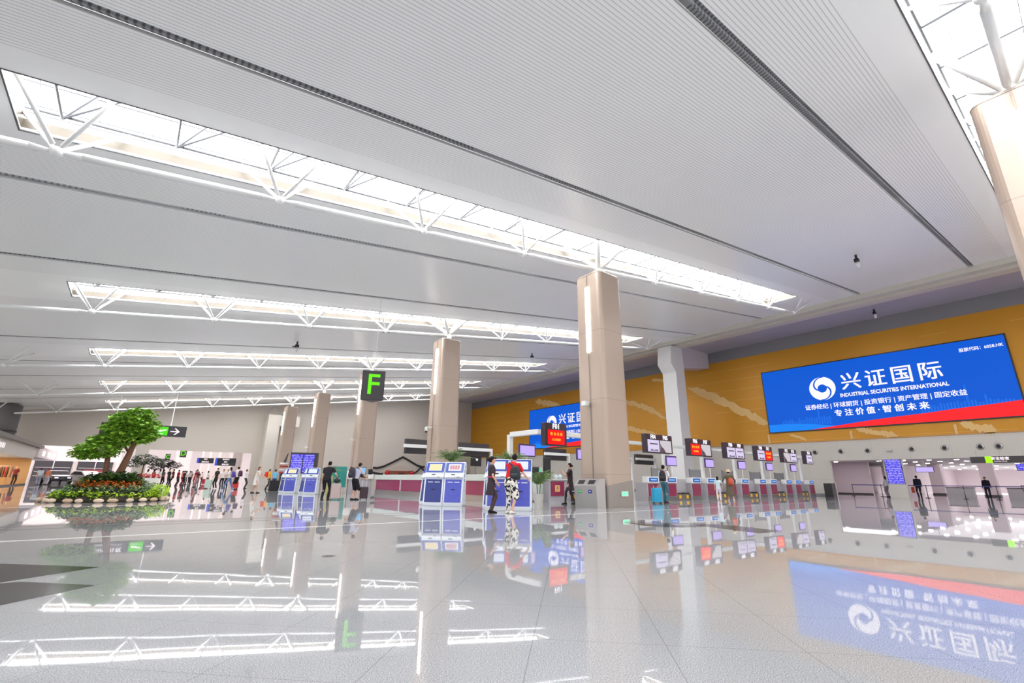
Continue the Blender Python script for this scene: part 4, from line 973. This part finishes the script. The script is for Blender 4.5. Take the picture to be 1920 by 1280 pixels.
human('person', 'woman in straw hat and long brown dress with orange backpack', 'person', 26.0, 13.65, 40, 1.62, shirt=(104, 96, 78), legs='dress', sleeve='long', lh=(-.42, .1, .9), rh=(.3, .1, .9), hat=(228, 206, 166), hair='short', near=True, skirt_hem=.28, shoes=(230, 214, 206), lf=(-.1, .1), rf=(.12, -.15), wide=1.1)
bag_on('orange backpack on the woman with the straw hat', 'backpack', 25.88, 13.5, .82, 40, (.26, .16, .38), mat('bag_orange', (206, 84, 52), rough=.6))
# travellers with suitcases
human('person', 'man in black T-shirt and trousers bending over a silver suitcase', 'person', 7.15, 22.7, 48, 1.72, shirt=(40, 38, 44), legc=(30, 32, 42), sleeve='short', lean=14, rh=(.36, .26, .98), lh=(-.28, .1, .82), near=True, wide=1.12, shoes=(60, 60, 66), head_yaw=0, lf=(-.1, -.12), rf=(.1, .05))
suitcase(7.58, 22.65, -110, 'silver ribbed suitcase with a black bag on top', (190, 172, 168), w=.46, d=.3, h=.66, handle=.3, metal=.5, ribs=6)
t = thing('handbag', 'black bag resting on the silver suitcase', 'bag', (7.58, 22.6, .745), .3); MB().ball((0, 0, .1), (.17, .1, .11), 12, 8).build('bag', M_black, t, smooth=True); MB().tube((-.1, 0, .18), (.08, 0, .24), .012).build('handle', M_black, t)
human('person', 'man in grey T-shirt and black shorts leaning on a trolley case', 'person', 8.35, 22.35, 22, 1.7, shirt=(196, 196, 214), legs='shorts', legc=(30, 28, 32), sleeve='short', lean=20, rh=(.2, .48, .98), lh=(-.1, .4, .98), near=True, shoes=(36, 34, 36), lf=(-.09, -.05), rf=(.09, .05))
bag_on('dark backpack worn by the man in the grey T-shirt', 'backpack', 8.12, 22.28, .98, 22, (.34, .22, .46), mat('bag_navy', (50, 48, 66), rough=.6))
suitcase(8.78, 22.3, -110, 'dark burgundy suitcase with its pale handle pulled up', (54, 30, 42), w=.36, h=.52, handle=.42)
human('person', 'clerk in white shirt standing at the grey end desk', 'person', 11.9, 32.9, -100, 1.72, shirt=(232, 226, 222), sleeve='long', lh=(-.15, .3, 1.0), rh=(.15, .3, 1.0), legc=(40, 40, 50))
# passers-by in the middle of the hall
G_ = 'travellers walking through the hall'
human('person', 'woman in white dress with brown hair carrying things in outstretched arms', 'person', 6.45, 34.5, -35, 1.62, shirt=(232, 228, 222), legs='dress', sleeve='none', hair='long', hairc=(104, 58, 36), lean=10, lh=(-.12, .45, 1.05), rh=(.15, .42, 1.02), skirt_hem=.5, lf=(-.07, -.22), rf=(.08, .2), shoes=(50, 46, 50), group=G_)
human('person', 'person in yellow shirt with a red backpack walking beside the white pier', 'person', 9.35, 45.0, -30, 1.62, shirt=(240, 180, 30), legc=(34, 32, 36), lf=(-.08, -.2), rf=(.08, .25), group=G_)
bag_on('red backpack of the person in yellow', 'backpack', 9.12, 45.1, .95, -30, (.34, .22, .46), mat('bag_red', (226, 44, 40), rough=.6))
human('person', 'person in light blue shirt walking near the endmost kiosk', 'person', 9.75, 44.8, 70, 1.62, shirt=(110, 180, 214), legc=(50, 70, 120), lf=(-.08, .12), rf=(.08, -.1), group=G_)
human('person', 'man in dark green T-shirt and trousers with white shoes in the hall', 'person', 5.82, 47.4, -150, 1.68, shirt=(44, 48, 44), legc=(36, 44, 38), shoes=(236, 234, 234), rh=(.35, .1, .95), lf=(-.14, 0), rf=(.14, 0), wide=1.1, group=G_)
suitcase(5.35, 47.8, -110, 'pale mint suitcase next to the man in dark green', (198, 214, 202), w=.5, d=.3, h=.68, handle=0)
human('person', 'person in white shirt and dark trousers standing beside the man in dark green', 'person', 6.5, 49.2, -120, 1.6, shirt=(232, 224, 222), legc=(34, 34, 42), group=G_)
human('person', 'person in beige top and dark trousers behind the striding person in jeans', 'person', 6.95, 50.0, -120, 1.6, shirt=(214, 200, 186), legc=(38, 38, 48), hair='long', group=G_)
human('person', 'person in white top and blue jeans striding with a violet backpack', 'person', 5.75, 40.2, 150, 1.64, shirt=(236, 232, 230), legc=(108, 132, 176), lf=(-.1, .34), rf=(.1, -.3), hair='long', lh=(-.15, .25, 1.1), rh=(.15, .25, 1.1), shoes=(236, 236, 240), group=G_)
bag_on('violet backpack of the striding person in jeans', 'backpack', 5.95, 40.1, .92, 150, (.32, .2, .42), mat('bag_violet', (86, 62, 150), rough=.6))
human('person', 'person in white shirt and black shorts with a plum backpack', 'person', 6.85, 44.2, 130, 1.76, shirt=(232, 226, 226), legs='shorts', legc=(34, 34, 38), group=G_, sock=(mat('legging_red', (196, 60, 60)), 'both'))
bag_on('plum backpack of the person in black shorts', 'backpack', 7.0, 44.05, 1.0, 130, (.34, .22, .46), mat('bag_plum', (78, 40, 66), rough=.6))
suitcase(7.15, 46.5, -110, 'bright red suitcase between two travellers', (230, 40, 36), w=.44, h=.5, handle=.1)
human('person', 'person in white shirt reaching forward behind the red suitcase', 'person', 8.15, 48.2, -20, 1.62, shirt=(226, 222, 228), legc=(60, 58, 64), rh=(.2, .5, 1.15), group=G_)
rnd = random.Random(11)
crowd = [(2.3, 57.5, 1.62, (200, 204, 202), (34, 32, 38), 'man in pale grey T-shirt near the two indoor trees'), (1.35, 56.5, 1.58, (224, 220, 214), (70, 60, 60), 'person in white top beside the red flower bank'),
 (1.9, 59.0, 1.6, (150, 110, 100), (60, 40, 44), 'person in rosy brown top between two pale dressed travellers'), (3.1, 58.5, 1.66, (44, 42, 48), (34, 34, 44), 'person dressed in black beside the maroon shirted traveller'),
 (3.55, 60.5, 1.68, (90, 30, 34), (38, 34, 40), 'person in maroon shirt and dark trousers in the crowd'), (4.1, 62.0, 1.62, (170, 40, 44), (50, 40, 44), 'person in brick red shirt in the crowd'),
 (4.9, 68, 1.6, (232, 130, 140), (120, 30, 40), 'person in pink top and dark red trousers'), (6.2, 75, 1.65, (234, 228, 226), (50, 46, 52), 'person in white in the opening of the far wall'),
 (6.6, 78, 1.62, (60, 58, 66), (40, 38, 44), 'person in charcoal in the opening of the far wall'), (6.9, 76, 1.72, (210, 30, 40), (196, 40, 48), 'person all in red under the letter D sign'),
 (7.6, 80, 1.65, (70, 60, 66), (44, 40, 48), 'dark clothed person just past the one in red'), (8.4, 84, 1.6, (230, 210, 206), (60, 54, 60), 'pale clothed person deep in the far hall'),
 (9.6, 88, 1.6, (120, 44, 50), (60, 50, 54), 'person in wine red top deep in the far hall'), (5.4, 70, 1.62, (222, 214, 212), (90, 84, 96), 'person in light top standing in line with the letter C sign'),
 (4.55, 61, 1.55, (64, 62, 54), (44, 42, 44), 'small figure in olive top in the crowd'), (2.75, 61, 1.63, (96, 84, 80), (44, 40, 46), 'figure in taupe top behind the man in grey'),
 (5.0, 54, 1.6, (112, 40, 54), (150, 130, 130), 'person leaning in wine coloured top near the mint suitcase'), (7.2, 66, 1.6, (226, 222, 218), (110, 100, 96), 'pale dressed figure left of the departures board')]
for x, y, H, a, b_, lab in crowd:
    human('person', lab, 'person', x, y, rnd.uniform(0, 360), H, shirt=a, legc=b_, hair=rnd.choice(['short', 'long']), lf=(-.09, rnd.uniform(-.15, .15)), rf=(.09, rnd.uniform(-.15, .15)), group='crowd around the far opening')
suitcase(7.9, 74.5, -110, 'crimson suitcase on the floor in the far opening', (200, 40, 70), w=.6, d=.4, h=.6, handle=0)
# security hall people
human('person', 'person in dark jacket holding a red bag in the security hall', 'person', 50.2, 10.65, 30, 1.68, shirt=(34, 38, 56), legc=(40, 38, 48), sleeve='long', wide=1.1)
t = thing('shopping_bag', 'orange red bag held by the person in the dark jacket', 'bag', (50.1, 11.0, .34)); MB().rings([[(w*math.cos(a), .1*math.sin(a), z) for a in [2*PI*i/14 for i in range(14)]] for w, z in ((.18, 0), (.24, .14), (.22, .34), (.12, .44))]).build('bag', mat('bag_red2', (206, 70, 44)), t, smooth=True); MB().tube((-.08, 0, .42), (.08, 0, .5), .012).build('handle', M_black, t)
human('person', 'person in pale top standing beside the blue board pillar', 'person', 47.7, 12.1, 60, 1.6, shirt=(206, 210, 226), legc=(150, 140, 150), hair='long')
human('person', 'guard in dark uniform behind the belt barrier', 'person', 52.5, 6.95, 180, 1.62, shirt=(40, 36, 52), legc=(44, 42, 56), sleeve='long')
t = thing('luggage_trolley', 'dark luggage trolley at the picture edge by the belt barrier', 'trolley', (49.0, 4.15, 0), .3)
q = MB().box((-.3, -.45, .15), (.3, .45, .2)); q.build('deck', M_dark, t)
for sx in (-1, 1): MB().tube((sx*.28, .42, .2), (sx*.28, .55, 1.0), .02).build('upright', M_dark, t); MB().tube((sx*.25-.02, -.3, .07), (sx*.25+.02, -.3, .07), .07, n=12).build('wheel', M_black, t); MB().tube((sx*.25-.02, .35, .07), (sx*.25+.02, .35, .07), .07, n=12).build('wheel', M_black, t)
MB().tube((-.28, .55, 1.0), (.28, .55, 1.0), .022).build('handle', M_black, t); MB().box((-.26, -.35, .2), (.26, .35, .75)).build('basket', mat('basket_dark', (54, 52, 60)), t)
# ------------------------------------------------------------------ plants
def leafmat(name, a, b_, sc=5):
    m = mat(name, a, rough=.5); nt, N, Lk, b = nodes(m); tc = nt.nodes.new('ShaderNodeTexCoord')
    Lk.new(nmix(nt, ramp(nt, noise(nt, tc.outputs['Object'], sc, 2), [(.35, (0, 0, 0, 1)), (.65, (1, 1, 1, 1))]), L3(*a), L3(*b_)), b.inputs['Base Color'])
    b.inputs['Subsurface Weight'].default_value = 0
    return m
M_tree = leafmat('tree_leaf', (84, 148, 30), (184, 226, 84), 9)
M_tree2 = leafmat('dark_leaf', (34, 62, 30), (70, 104, 60), 6)
M_palm = leafmat('palm_leaf', (66, 104, 46), (132, 156, 96), 8)
M_lime = leafmat('lime_leaf', (186, 232, 30), (226, 250, 90), 9)
M_orange = leafmat('croton_leaf', (226, 92, 34), (250, 170, 70), 12)
M_pale = leafmat('pale_leaf', (176, 200, 150), (110, 150, 104), 12)
M_fern = leafmat('fern_leaf', (60, 96, 40), (120, 150, 70), 10)
M_bark = mat('bark', (120, 84, 62), rough=.8)
def leaves(blobs, n, size, rnd, flat=.35, droop=.2):
    q = MB(); tot = sum(b_[3]**2 for b_ in blobs)
    for (x, y, z, r, fz) in blobs:
        for _ in range(int(n*r*r/tot)):
            while True:
                v = Vector((rnd.uniform(-1, 1), rnd.uniform(-1, 1), rnd.uniform(-1, 1)))
                if .25 < v.length < 1: break
            v = v.normalized()*(v.length**.35); p = Vector((x+v.x*r, y+v.y*r, z+v.z*r*fz))
            a = rnd.uniform(0, 2*PI); d = Vector((math.cos(a), math.sin(a), rnd.uniform(-flat, flat)-droop)).normalized()
            s_ = size*rnd.uniform(.6, 1.3); w = d.cross(Vector((rnd.uniform(-.3, .3), rnd.uniform(-.3, .3), 1))).normalized()*s_*.33
            up = w.cross(d).normalized()*s_*.1
            q.add([p, p+d*s_*.5+w+up, p+d*s_, p+d*s_*.5-w+up], [(0, 1, 2), (0, 2, 3)])
    return q
def fronds(n, L, rnd, up=1.0, wid=.13):
    q = MB()
    for i in range(n):
        a = 2*PI*i/n+rnd.uniform(-.3, .3); el = rnd.uniform(.5, 1.35)*up; l = L*rnd.uniform(.7, 1.1); h = Vector((math.cos(a), math.sin(a), 0)); pts = []
        for k in range(9):
            t_ = k/8; pts.append(h*(l*t_*math.cos(el)*(1+.3*t_))+Vector((0, 0, l*(t_*math.sin(el)-.42*t_*t_))))
        for k in range(1, 9):
            for sg in (-1, 1):
                side = h.cross(Vector((0, 0, 1)))*sg; p = pts[k]; w = wid*L*(1.6-abs(k-4)*.22)
                tip = p+side*w+h*w*.8+Vector((0, 0, -.25*w)); b0 = (pts[k]-pts[k-1])*.28
                q.add([p-b0, p+b0*.4, tip], [(0, 1, 2)])
            q.tube(pts[k-1], pts[k], .012*L, .008*L, 4)
    return q
rnd = random.Random(5)
# the planted island
T0 = (-.5, 25.2)
t = thing('planted_island', 'round planted bed with flowers under the indoor tree', 'planter', (T0[0], T0[1], 0))
q = MB(); rs = []
for r, z in ((1.8, 0), (1.78, .08), (1.5, .22), (1.1, .42), (.6, .62), (.1, .7)): rs.append([(r*math.cos(2*PI*i/36), r*math.sin(2*PI*i/36), z) for i in range(36)])
q.rings(rs).build('soil_mound', mat('soil_dark', (48, 44, 34), rough=.9), t, smooth=True)
def bed(name, r0, r1, z0, z1, n, size, m, a0=0, a1=360, rs_=1, lab=None):
    rd = random.Random(rs_); bl = []
    for i in range(n):
        a = math.radians(a0+(a1-a0)*(i+.5)/n); r = rd.uniform(r0, r1); bl.append((r*math.cos(a), r*math.sin(a), rd.uniform(z0, z1), .17, .8))
    o = leaves(bl, n*46, size, rd, .7, -.2).build(name, m, t); o['kind'] = 'stuff'
    if lab: o['label'] = lab
    return o
bed('lime_bedding', 1.38, 1.62, .16, .26, 40, .1, M_lime, rs_=2, lab='lime green bedding leaves'); bed('green_bedding', 1.2, 1.7, .14, .24, 30, .11, M_fern, 150, 260, rs_=9)
bed('pale_bedding', 1.1, 1.35, .36, .46, 34, .1, M_pale, rs_=3, lab='pale variegated leaves'); bed('orange_bedding', .72, 1.0, .54, .64, 26, .1, M_orange, rs_=4, lab='orange croton leaves')
bed('fern_bedding', .3, .7, .72, .9, 22, .15, M_fern, rs_=5); bed('dark_bedding', .1, .8, .7, .98, 20, .16, M_tree2, rs_=6); bed('fern_bedding', .9, 1.2, .55, .7, 12, .16, M_fern, 10, 80, rs_=8)
for i in range(26):
    a = 2*PI*i/26+.05*math.sin(i*3); c_ = [(226, 202, 180), (238, 214, 190), (206, 178, 150)][i % 3]
    st_ = thing('border_stone', 'smooth pale stone edging the round planted bed', 'stone', (T0[0]+1.94*math.cos(a), T0[1]+1.94*math.sin(a), 0), a, 'edging stones around the planted bed')
    MB().ball((0, 0, .075), (.1, .15+.03*math.sin(i*2), .075), 10, 7).build('stone', mat('stone%d' % (i % 3), c_, rough=.6), st_, smooth=True)
for (dx, dy, r, m, lab) in ((1.55, -.75, .32, M_lime, 'bright lime round bush at the edge of the planted bed'), (1.3, -.15, .36, M_pale, 'pale feathery grass clump behind the lime bush'), (-1.0, -.3, .3, M_tree2, 'dark bushy plant on the far side of the orange flowers')):
    u = thing('bush', lab, 'bush', (T0[0]+dx*1.02, T0[1]+dy, .12))
    leaves([(0, 0, r*.75, r, .8)], 420, .1, rnd, .8, -.2).build('foliage', m, u); MB().tube((0, 0, 0), (0, 0, r*.6), .03).build('stem', M_bark, u)
for (dx, dy, L, lab) in ((-.75, -.35, .8, 'spiky dark fern rising beside the tree trunks'), (.55, .2, .6, 'small fern at the foot of the leaning trunk')):
    u = thing('fern', lab, 'fern', (T0[0]+dx, T0[1]+dy, .5)); fronds(14, L, rnd, 1.2, .09).build('fronds', M_fern, u)
tr = thing('indoor_tree', 'bright green indoor tree with layered crown and two leaning trunks', 'tree', (T0[0], T0[1], .6))
for nm, pts in (('trunk', [((-.22, 0, 0), .13), ((-.26, 0, .6), .1), ((-.3, 0, 1.1), .085), ((-.42, .05, 1.5), .05)]), ('trunk', [((.05, 0, 0), .16), ((.22, 0, .6), .13), ((.34, 0, 1.15), .11), ((.42, 0, 1.6), .09), ((.4, 0, 2.3), .05)])):
    q = MB()
    for (a, ra), (b_, rb) in zip(pts[:-1], pts[1:]): q.tube(a, b_, ra, rb, 10, True)
    q.build(nm, M_bark, tr, smooth=True)
for a, b_ in (((.36, 0, 1.2), (-.1, .2, 1.9)), ((.4, 0, 1.6), (.6, -.1, 2.2)), ((-.3, 0, 1.1), (-.8, -.1, 1.35)), ((-.3, 0, 1.0), (-.1, -.3, 1.5))): MB().tube(a, b_, .05, .03, 7, True).build('branch', M_bark, tr)
cl = [(-.65, 0, 1.35, .62, .45), (-1.0, 0, 1.2, .4, .45), (-.25, .1, 1.75, .5, .5), (-.6, .1, 1.75, .4, .45), (.1, 0, 2.15, .62, .5), (.45, 0, 2.4, .62, .5), (.05, -.2, 2.6, .5, .45), (.4, 0, 2.85, .45, .5), (.75, 0, 2.05, .42, .5), (.62, -.2, 1.85, .35, .5), (-.2, 0, 2.25, .45, .45), (.3, .3, 1.9, .4, .5)]
for i, c_ in enumerate(cl): leaves([c_, (c_[0], c_[1], c_[2], c_[3]*1.18, c_[4])], int(2300*c_[3]**2), .19, rnd, .5, .3).build('foliage', M_tree, tr)
def palm(x, y, L, h, lab, potc=(200, 198, 190), n=34, pr=.2, ph=.45):
    u = thing('potted_palm', lab, 'potted plant', (x, y, 0)); q = MB()
    q.rings([[(r*math.cos(2*PI*i/18), r*math.sin(2*PI*i/18), z) for i in range(18)] for r, z in ((pr*.8, 0), (pr, ph), (pr*.9, ph), (pr*.85, ph-.05))]).build('pot', mat('pot_%d' % potc[0], potc), u, smooth=False)
    for i in range(4): MB().tube((.05*math.cos(i*1.6), .05*math.sin(i*1.6), ph-.05), (.1*math.cos(i*1.6), .1*math.sin(i*1.6), h), .018).build('stem', M_fern, u)
    o = fronds(n, L, rnd).build('fronds', M_palm, u); o.location = (0, 0, h-.05); return u
palm(10.85, 17.95, 1.0, 1.75, 'potted palm with arching fronds behind the lettered blue kiosk')
palm(12.7, 14.4, 1.0, .85, 'low potted palm spreading beside the kiosk and the F01 desk', n=26)
palm(12.35, 15.75, .85, 1.75, 'taller potted palm rising above the kiosk of the man in red')
palm(9.9, 30.95, .8, 1.35, 'potted palm in a tall yellowish pot beside the rear kiosks', (190, 176, 110), ph=1.1)
for x, y, s_, m, lab in ((1.0, 62.5, 1.5, M_tree2, 'low broad green indoor tree before the far opening'), (2.9, 66, 1.35, leafmat('plum_leaf', (60, 54, 56), (100, 84, 84), 6), 'dark plum coloured indoor tree below the letter C sign')):
    u = thing('indoor_tree', lab, 'tree', (x, y, 0)); MB().tube((0, 0, 0), (0, 0, 1.6*s_), .07, .05).build('trunk', M_bark, u)
    leaves([(0, 0, 1.75*s_, .7*s_, .5), (-.5*s_, 0, 1.45*s_, .5*s_, .5), (.6*s_, 0, 1.6*s_, .55*s_, .5)], 1100, .24, rnd).build('foliage', m, u)
t = thing('flower_bank', 'red and white flower bank behind the planted bed', 'flower bed', (1.2, 54.3, 0)); MB().box((-1.2, -.4, 0), (1.0, .4, .8)).build('box', mat('box_white', (226, 222, 216)), t)
o = leaves([(-.8+.4*i, 0, .95, .3, .6) for i in range(5)], 600, .14, rnd, .6, 0).build('flowers', mat('flower_red', (224, 40, 56)), t); o['kind'] = 'stuff'
# ------------------------------------------------------------------ shops on the far left
M_shopw = mat('shop_warm', (238, 190, 130), rough=.6); M_fascia = mat('fascia_grey', (196, 190, 182), rough=.5)
struct('wall_left', MB().box((-14.2, 46, 0), (-14, 69, 3.7)), M_shopw); struct('wall_left', MB().box((-14, 68.3, 0), (-8.0, 68.6, 2.5)), M_shopw); pass
struct('trim_60', MB().box((-14, 46, 2.5), (-7.95, 69.0, 3.62)), M_fascia); struct('trim_61', MB().box((-8.1, 46, 3.62), (-7.6, 70.9, 3.9)), mat('fascia_dark', (120, 114, 110)))
struct('trim_62', MB().box((-8.05, 46.3, .0), (-7.95, 68.3, .12)), M_dark)
l = bpy.data.lights.new('shop_lamps', 'AREA'); l.shape = 'RECTANGLE'; l.size = 4; l.size_y = 18; l.energy = 620; l.color = (1, .84, .62)
o = bpy.data.objects.new('shop_lamps', l); C.objects.link(o); o.location = (-11, 57.5, 2.45)
t = thing('wall_lettering', 'small white sign characters on the grey fascia over the orange lit shop', 'sign', (-7.9, 51.6, 3.05), face(0)); 
for i in range(4): words('商店街区'[i], .42, mat('sign_white', (255, 240, 245)), t, (-.6*i+.9 if False else -1.0+.6*i, -.06, 0), name='letter')
for i, (x, y) in enumerate(((-10.0, 66.6), (-9.3, 64.2))):
    t = thing('garment_rail', ['rail of red garments before the warm end wall of the orange lit shop', 'rail of brown garments closer to the open front of the orange lit shop'][i], 'clothes rail', (x, y, 0), 0)
    q = MB(); q.tube((-.8, 0, 0), (-.8, 0, 1.7), .02); q.tube((.8, 0, 0), (.8, 0, 1.7), .02); q.tube((-.8, 0, 1.7), (.8, 0, 1.7), .02); q.build('rail', M_steel, t)
    for j in range(6):
        c_ = [[(190, 30, 34), (50, 34, 34), (200, 60, 50)], [(140, 90, 60), (110, 70, 50), (160, 110, 80)]][i][j % 3]
        x = -.65+.26*j; MB().extr([(-.22, 1.55), (-.05, 1.66), (.05, 1.66), (.22, 1.55), (.3, 1.1), (.2, .7), (-.2, .7), (-.3, 1.1)], 'x', x-.04, x+.04).build('garment', mat('cloth_%d_%d_%d' % c_, c_, rough=.8), t)
human('mannequin', 'mannequin in dark clothes inside the orange lit shop', 'mannequin', -8.6, 66.2, -60, 1.75, shirt=(150, 60, 50), legc=(70, 50, 44), hair='none')
human('person', 'dark haired shopper at the picture edge inside the orange lit shop', 'person', -10.15, 62.0, 30, 1.75, shirt=(190, 110, 90), legc=(50, 44, 44))
human('person', 'person in pale blue outside the end of the orange lit shop', 'person', -6.9, 66.5, 100, 1.65, shirt=(190, 206, 226), legc=(150, 160, 190), hair='long', hairc=(110, 60, 40))
human('person', 'person with orange hair beside the one in pale blue', 'person', -6.5, 68.2, 60, 1.6, shirt=(222, 140, 110), legc=(190, 190, 206), hairc=(150, 70, 40))
t = thing('roof_column', 'dark grey thick round duct column above the shops at the picture edge', 'column', (-10.9, 66, 3.95)); MB().tube((0, 0, 0), (0, 0, zc(-10.9)-3.95-.03), 1.5, 1.5, 24).build('shaft', mat('duct_grey', (116, 112, 114)), t, smooth=True); MB().tube((0, 0, .9), (0, 0, 1.05), 1.56, 1.56, 24).build('band', M_dark, t)
# shop front and cars beyond the far wall
sf = MB(); sf.box((-14, FW+.5, 2.75), (-8.0, 88, 3.9)); struct('trim_63', sf, mat('fascia_white', (236, 226, 228)))
for i, y in enumerate((75, 79.5, 84)):
    t = thing('fascia_light', ['glowing square sign light on the white fascia nearest the far wall', 'glowing square sign light on the white fascia, middle one', 'glowing violet white logo light at the end of the white fascia'][i], 'sign', (-7.98, y, 3.0), 0); MB().box((0, -.6, 0), (.06, .6, .5)).build('panel', mat('logo_glow%d' % (i > 1), (240, 226, 255) if i > 1 else (255, 246, 244), emit=1.6), t)
struct('wall_left', MB().box((-14.2, FW+.5, 0), (-14, 100, 3.9)), M_far)
struct('wall_back', MB().box((-40, 100, 0), (-1.5, 100.3, 9)), mat('shop_back', (226, 216, 212)))
for i, x in enumerate((-9.2, -4.4)):
    t = thing('shop_window', ['lit shop window with grey shelves behind the two cars', 'lit shop window behind the tree trunks'][i], 'shop window', (x, 99.9, 0), 0); MB().box((-2.1, -.1, 0), (2.1, 0, 3.0)).build('recess', mat('shop_dim', (120, 112, 118), emit=.35), t)
    MB().box((-2.2, -.15, 3.0), (2.2, 0, 3.15)).build('header', M_white, t); MB().box((-.05, -.16, 0), (.05, -.1, 3.0)).build('mullion', M_white, t)
    for z in (.8, 1.4, 2.0): MB().box((-1.9, -.35, z), (1.9, -.16, z+.06)).build('shelf', mat('shelf_lit', (236, 226, 230), emit=.6), t)
    for z in (.86, 1.46): MB().box((-1.2, -.33, z), (1.0, -.18, z+.35)).build('goods', mat('goods_%d' % i, (150, 60, 66) if i else (66, 60, 84)), t)
def car(x, y, az, col, lab):
    t = thing('car', lab, 'car', (x, y, 0), math.radians(az)); m = mat('car_%d' % col[0], col, rough=.2, coat=.5)
    MB().extr([(-2.2, .3), (2.2, .3), (2.3, .55), (2.2, .85), (1.25, .98), (.55, 1.45), (-.9, 1.5), (-1.9, 1.05), (-2.25, .95)][::1], 'y', -.85, .85).build('body', m, t, bevel=.08)
    for sy in (-1, 1):
        MB().extr([(1.05, .98), (.5, 1.38), (-.8, 1.42), (-1.5, 1.05)], 'y', sy*.86-.012, sy*.86+.012).build('side_window', M_black, t)
        for wx in (-1.4, 1.4):
            w_ = MB().tube((wx, sy*.72, .33), (wx, sy*.9, .33), .33, n=18).build('wheel', M_black, t); MB().tube((wx, sy*.9, .33), (wx, sy*.92, .33), .2, n=14).build('hub', M_steel, w_)
    MB().box((2.2, -.7, .6), (2.3, -.4, .72)).build('headlight', mat('headlight', (240, 240, 250), emit=1), t); MB().box((2.2, .4, .6), (2.3, .7, .72)).build('headlight', mat('headlight', (240, 240, 250)), t)
car(-6.6, 77, -70, (34, 30, 44), 'dark display car seen between the shops and the planted bed'); car(-4.1, 79, -60, (226, 220, 222), 'white display car beside the dark one')
# signs in the far hall
for x, y, z, w, h, lab, rows in ((8.75, 85.4, 2.9, 1.9, .75, 'small grey hanging sign in the far hall right of the letter D', 2), (9.7, 72.5, 2.35, 2.1, .95, 'dark three line hanging sign with a blue end just inside the far opening', 3)):
    t = thing('hanging_sign', lab, 'sign', (x, y, z), face(-105)); MB().box((-w/2, -.05, 0), (w/2, .05, h)).build('panel', mat('sign_charcoal', (46, 44, 48)), t)
    for r_ in range(rows): words(['国际出发', '到达', '值机柜台'][r_], h/rows*.62, wsg, t, (-.1, -.055, h*(r_+.5)/rows), name='lettering', bold=.004)
    MB().box((-w/2-.25, -.05, 0), (-w/2-.01, .05, h)).build('blue_end', mat('sign_blue', (70, 90, 220), emit=.7), t)
    for sx in (-1, 1): MB().tube((sx*w*.4, 0, h), (sx*w*.4, 0, 8.95+.1*(x)-z), .02).build('rod', M_white, t)
t = thing('glowing_poster', 'pair of pink and yellow glowing posters in the narrow side doorway', 'poster', (19.2, 80, 1.6), face(-105)); MB().box((-.7, 0, 0), (-.05, .06, 1.1)).build('panel', mat('poster_glow_pink', (250, 120, 110), emit=1), t); MB().box((.05, 0, 0), (.7, .06, 1.1)).build('panel', mat('poster_glow_yellow', (250, 226, 120), emit=1), t)
for x in (-.4, .4): MB().box((x-.03, .01, -1.6), (x+.03, .05, 0)).build('leg', M_dark, t)
# roof outlines and lanterns in front of the far wall
def roofline(y, pts, th, lab, x=0):
    t = thing('roof_ornament', lab, 'wall decoration', (0, y, 0), 0, 'dark sweeping roof outlines on the far wall'); q = MB(); n = len(pts)
    up = [(a, b_+th/2) for a, b_ in pts]; dn = [(a, b_-th/2) for a, b_ in pts]
    for i in range(n-1): q.extr([dn[i], dn[i+1], up[i+1], up[i]], 'y', -.16, 0)
    q.build('ridge', mat('roof_black', (34, 28, 28)), t); return t
Yw = FW-.001
roofline(Yw, [(29.0, 2.55), (29.6, 2.5), (30.6, 2.75), (32.0, 3.4), (33.76, 4.3), (35.0, 3.75), (36.3, 3.1), (37.2, 2.85), (37.7, 2.9)], .3, 'large dark peaked roof outline above the lantern house')
roofline(Yw, [(35.4, 1.55), (36.2, 2.0), (37.1, 2.75), (38.0, 2.1), (38.8, 1.8)], .22, 'small dark peaked roof outline next to the trio of kiosks')
roofline(Yw, [(27.0, 2.9), (27.9, 2.3), (29.0, 1.85), (30.3, 1.62), (30.6, 1.7)], .3, 'drooping dark roof outline beside the end desk')
roofline(Yw, [(44.2, 2.4), (45.0, 2.0), (46.2, 1.85)], .2, 'short dark roof outline near the gold wall corner')
t = thing('lantern_house', 'little brown wooden house front on the far wall behind the long counter', 'ornament', (33.2, FW-.35, 0)); MB().box((-1.6, 0, 0), (1.7, .3, 2.15)).build('facade', mat('house_brown', (134, 74, 52)), t); MB().box((-.2, -.05, 0), (.9, -.001, 1.9)).build('door', mat('house_door', (96, 52, 34)), t); MB().box((-.9, -.06, .9), (.0, -.052, 1.3)).build('notice', M_white, t)
q = MB().extr([(-2.2, 2.2), (-1.8, 2.15), (1.9, 2.15), (2.3, 2.2), (1.2, 2.7), (.2, 2.95), (-1.0, 2.75)], 'y', 0, .3).build('gable', mat('gable_pale', (190, 174, 162)), t)
for i, x in enumerate((-2.1, 2.15)):
    t = thing('red_lantern', ['round red lantern on the side of the little house towards the end desk', 'round red lantern on the side of the little house towards the kiosks'][i], 'lantern', (33.2+x, FW-.5, 1.85), 0, 'red lanterns of the little house'); MB().ball((0, 0, 0), (.36, .3, .32), 14, 9).build('shade', mat('lantern_red', (196, 30, 40)), t, smooth=True); MB().tube((0, 0, .3), (0, 0, .4), .1).build('cap', M_dark, t); MB().tube((0, 0, -.3), (0, 0, -1.85), .03).build('post', M_dark, t)
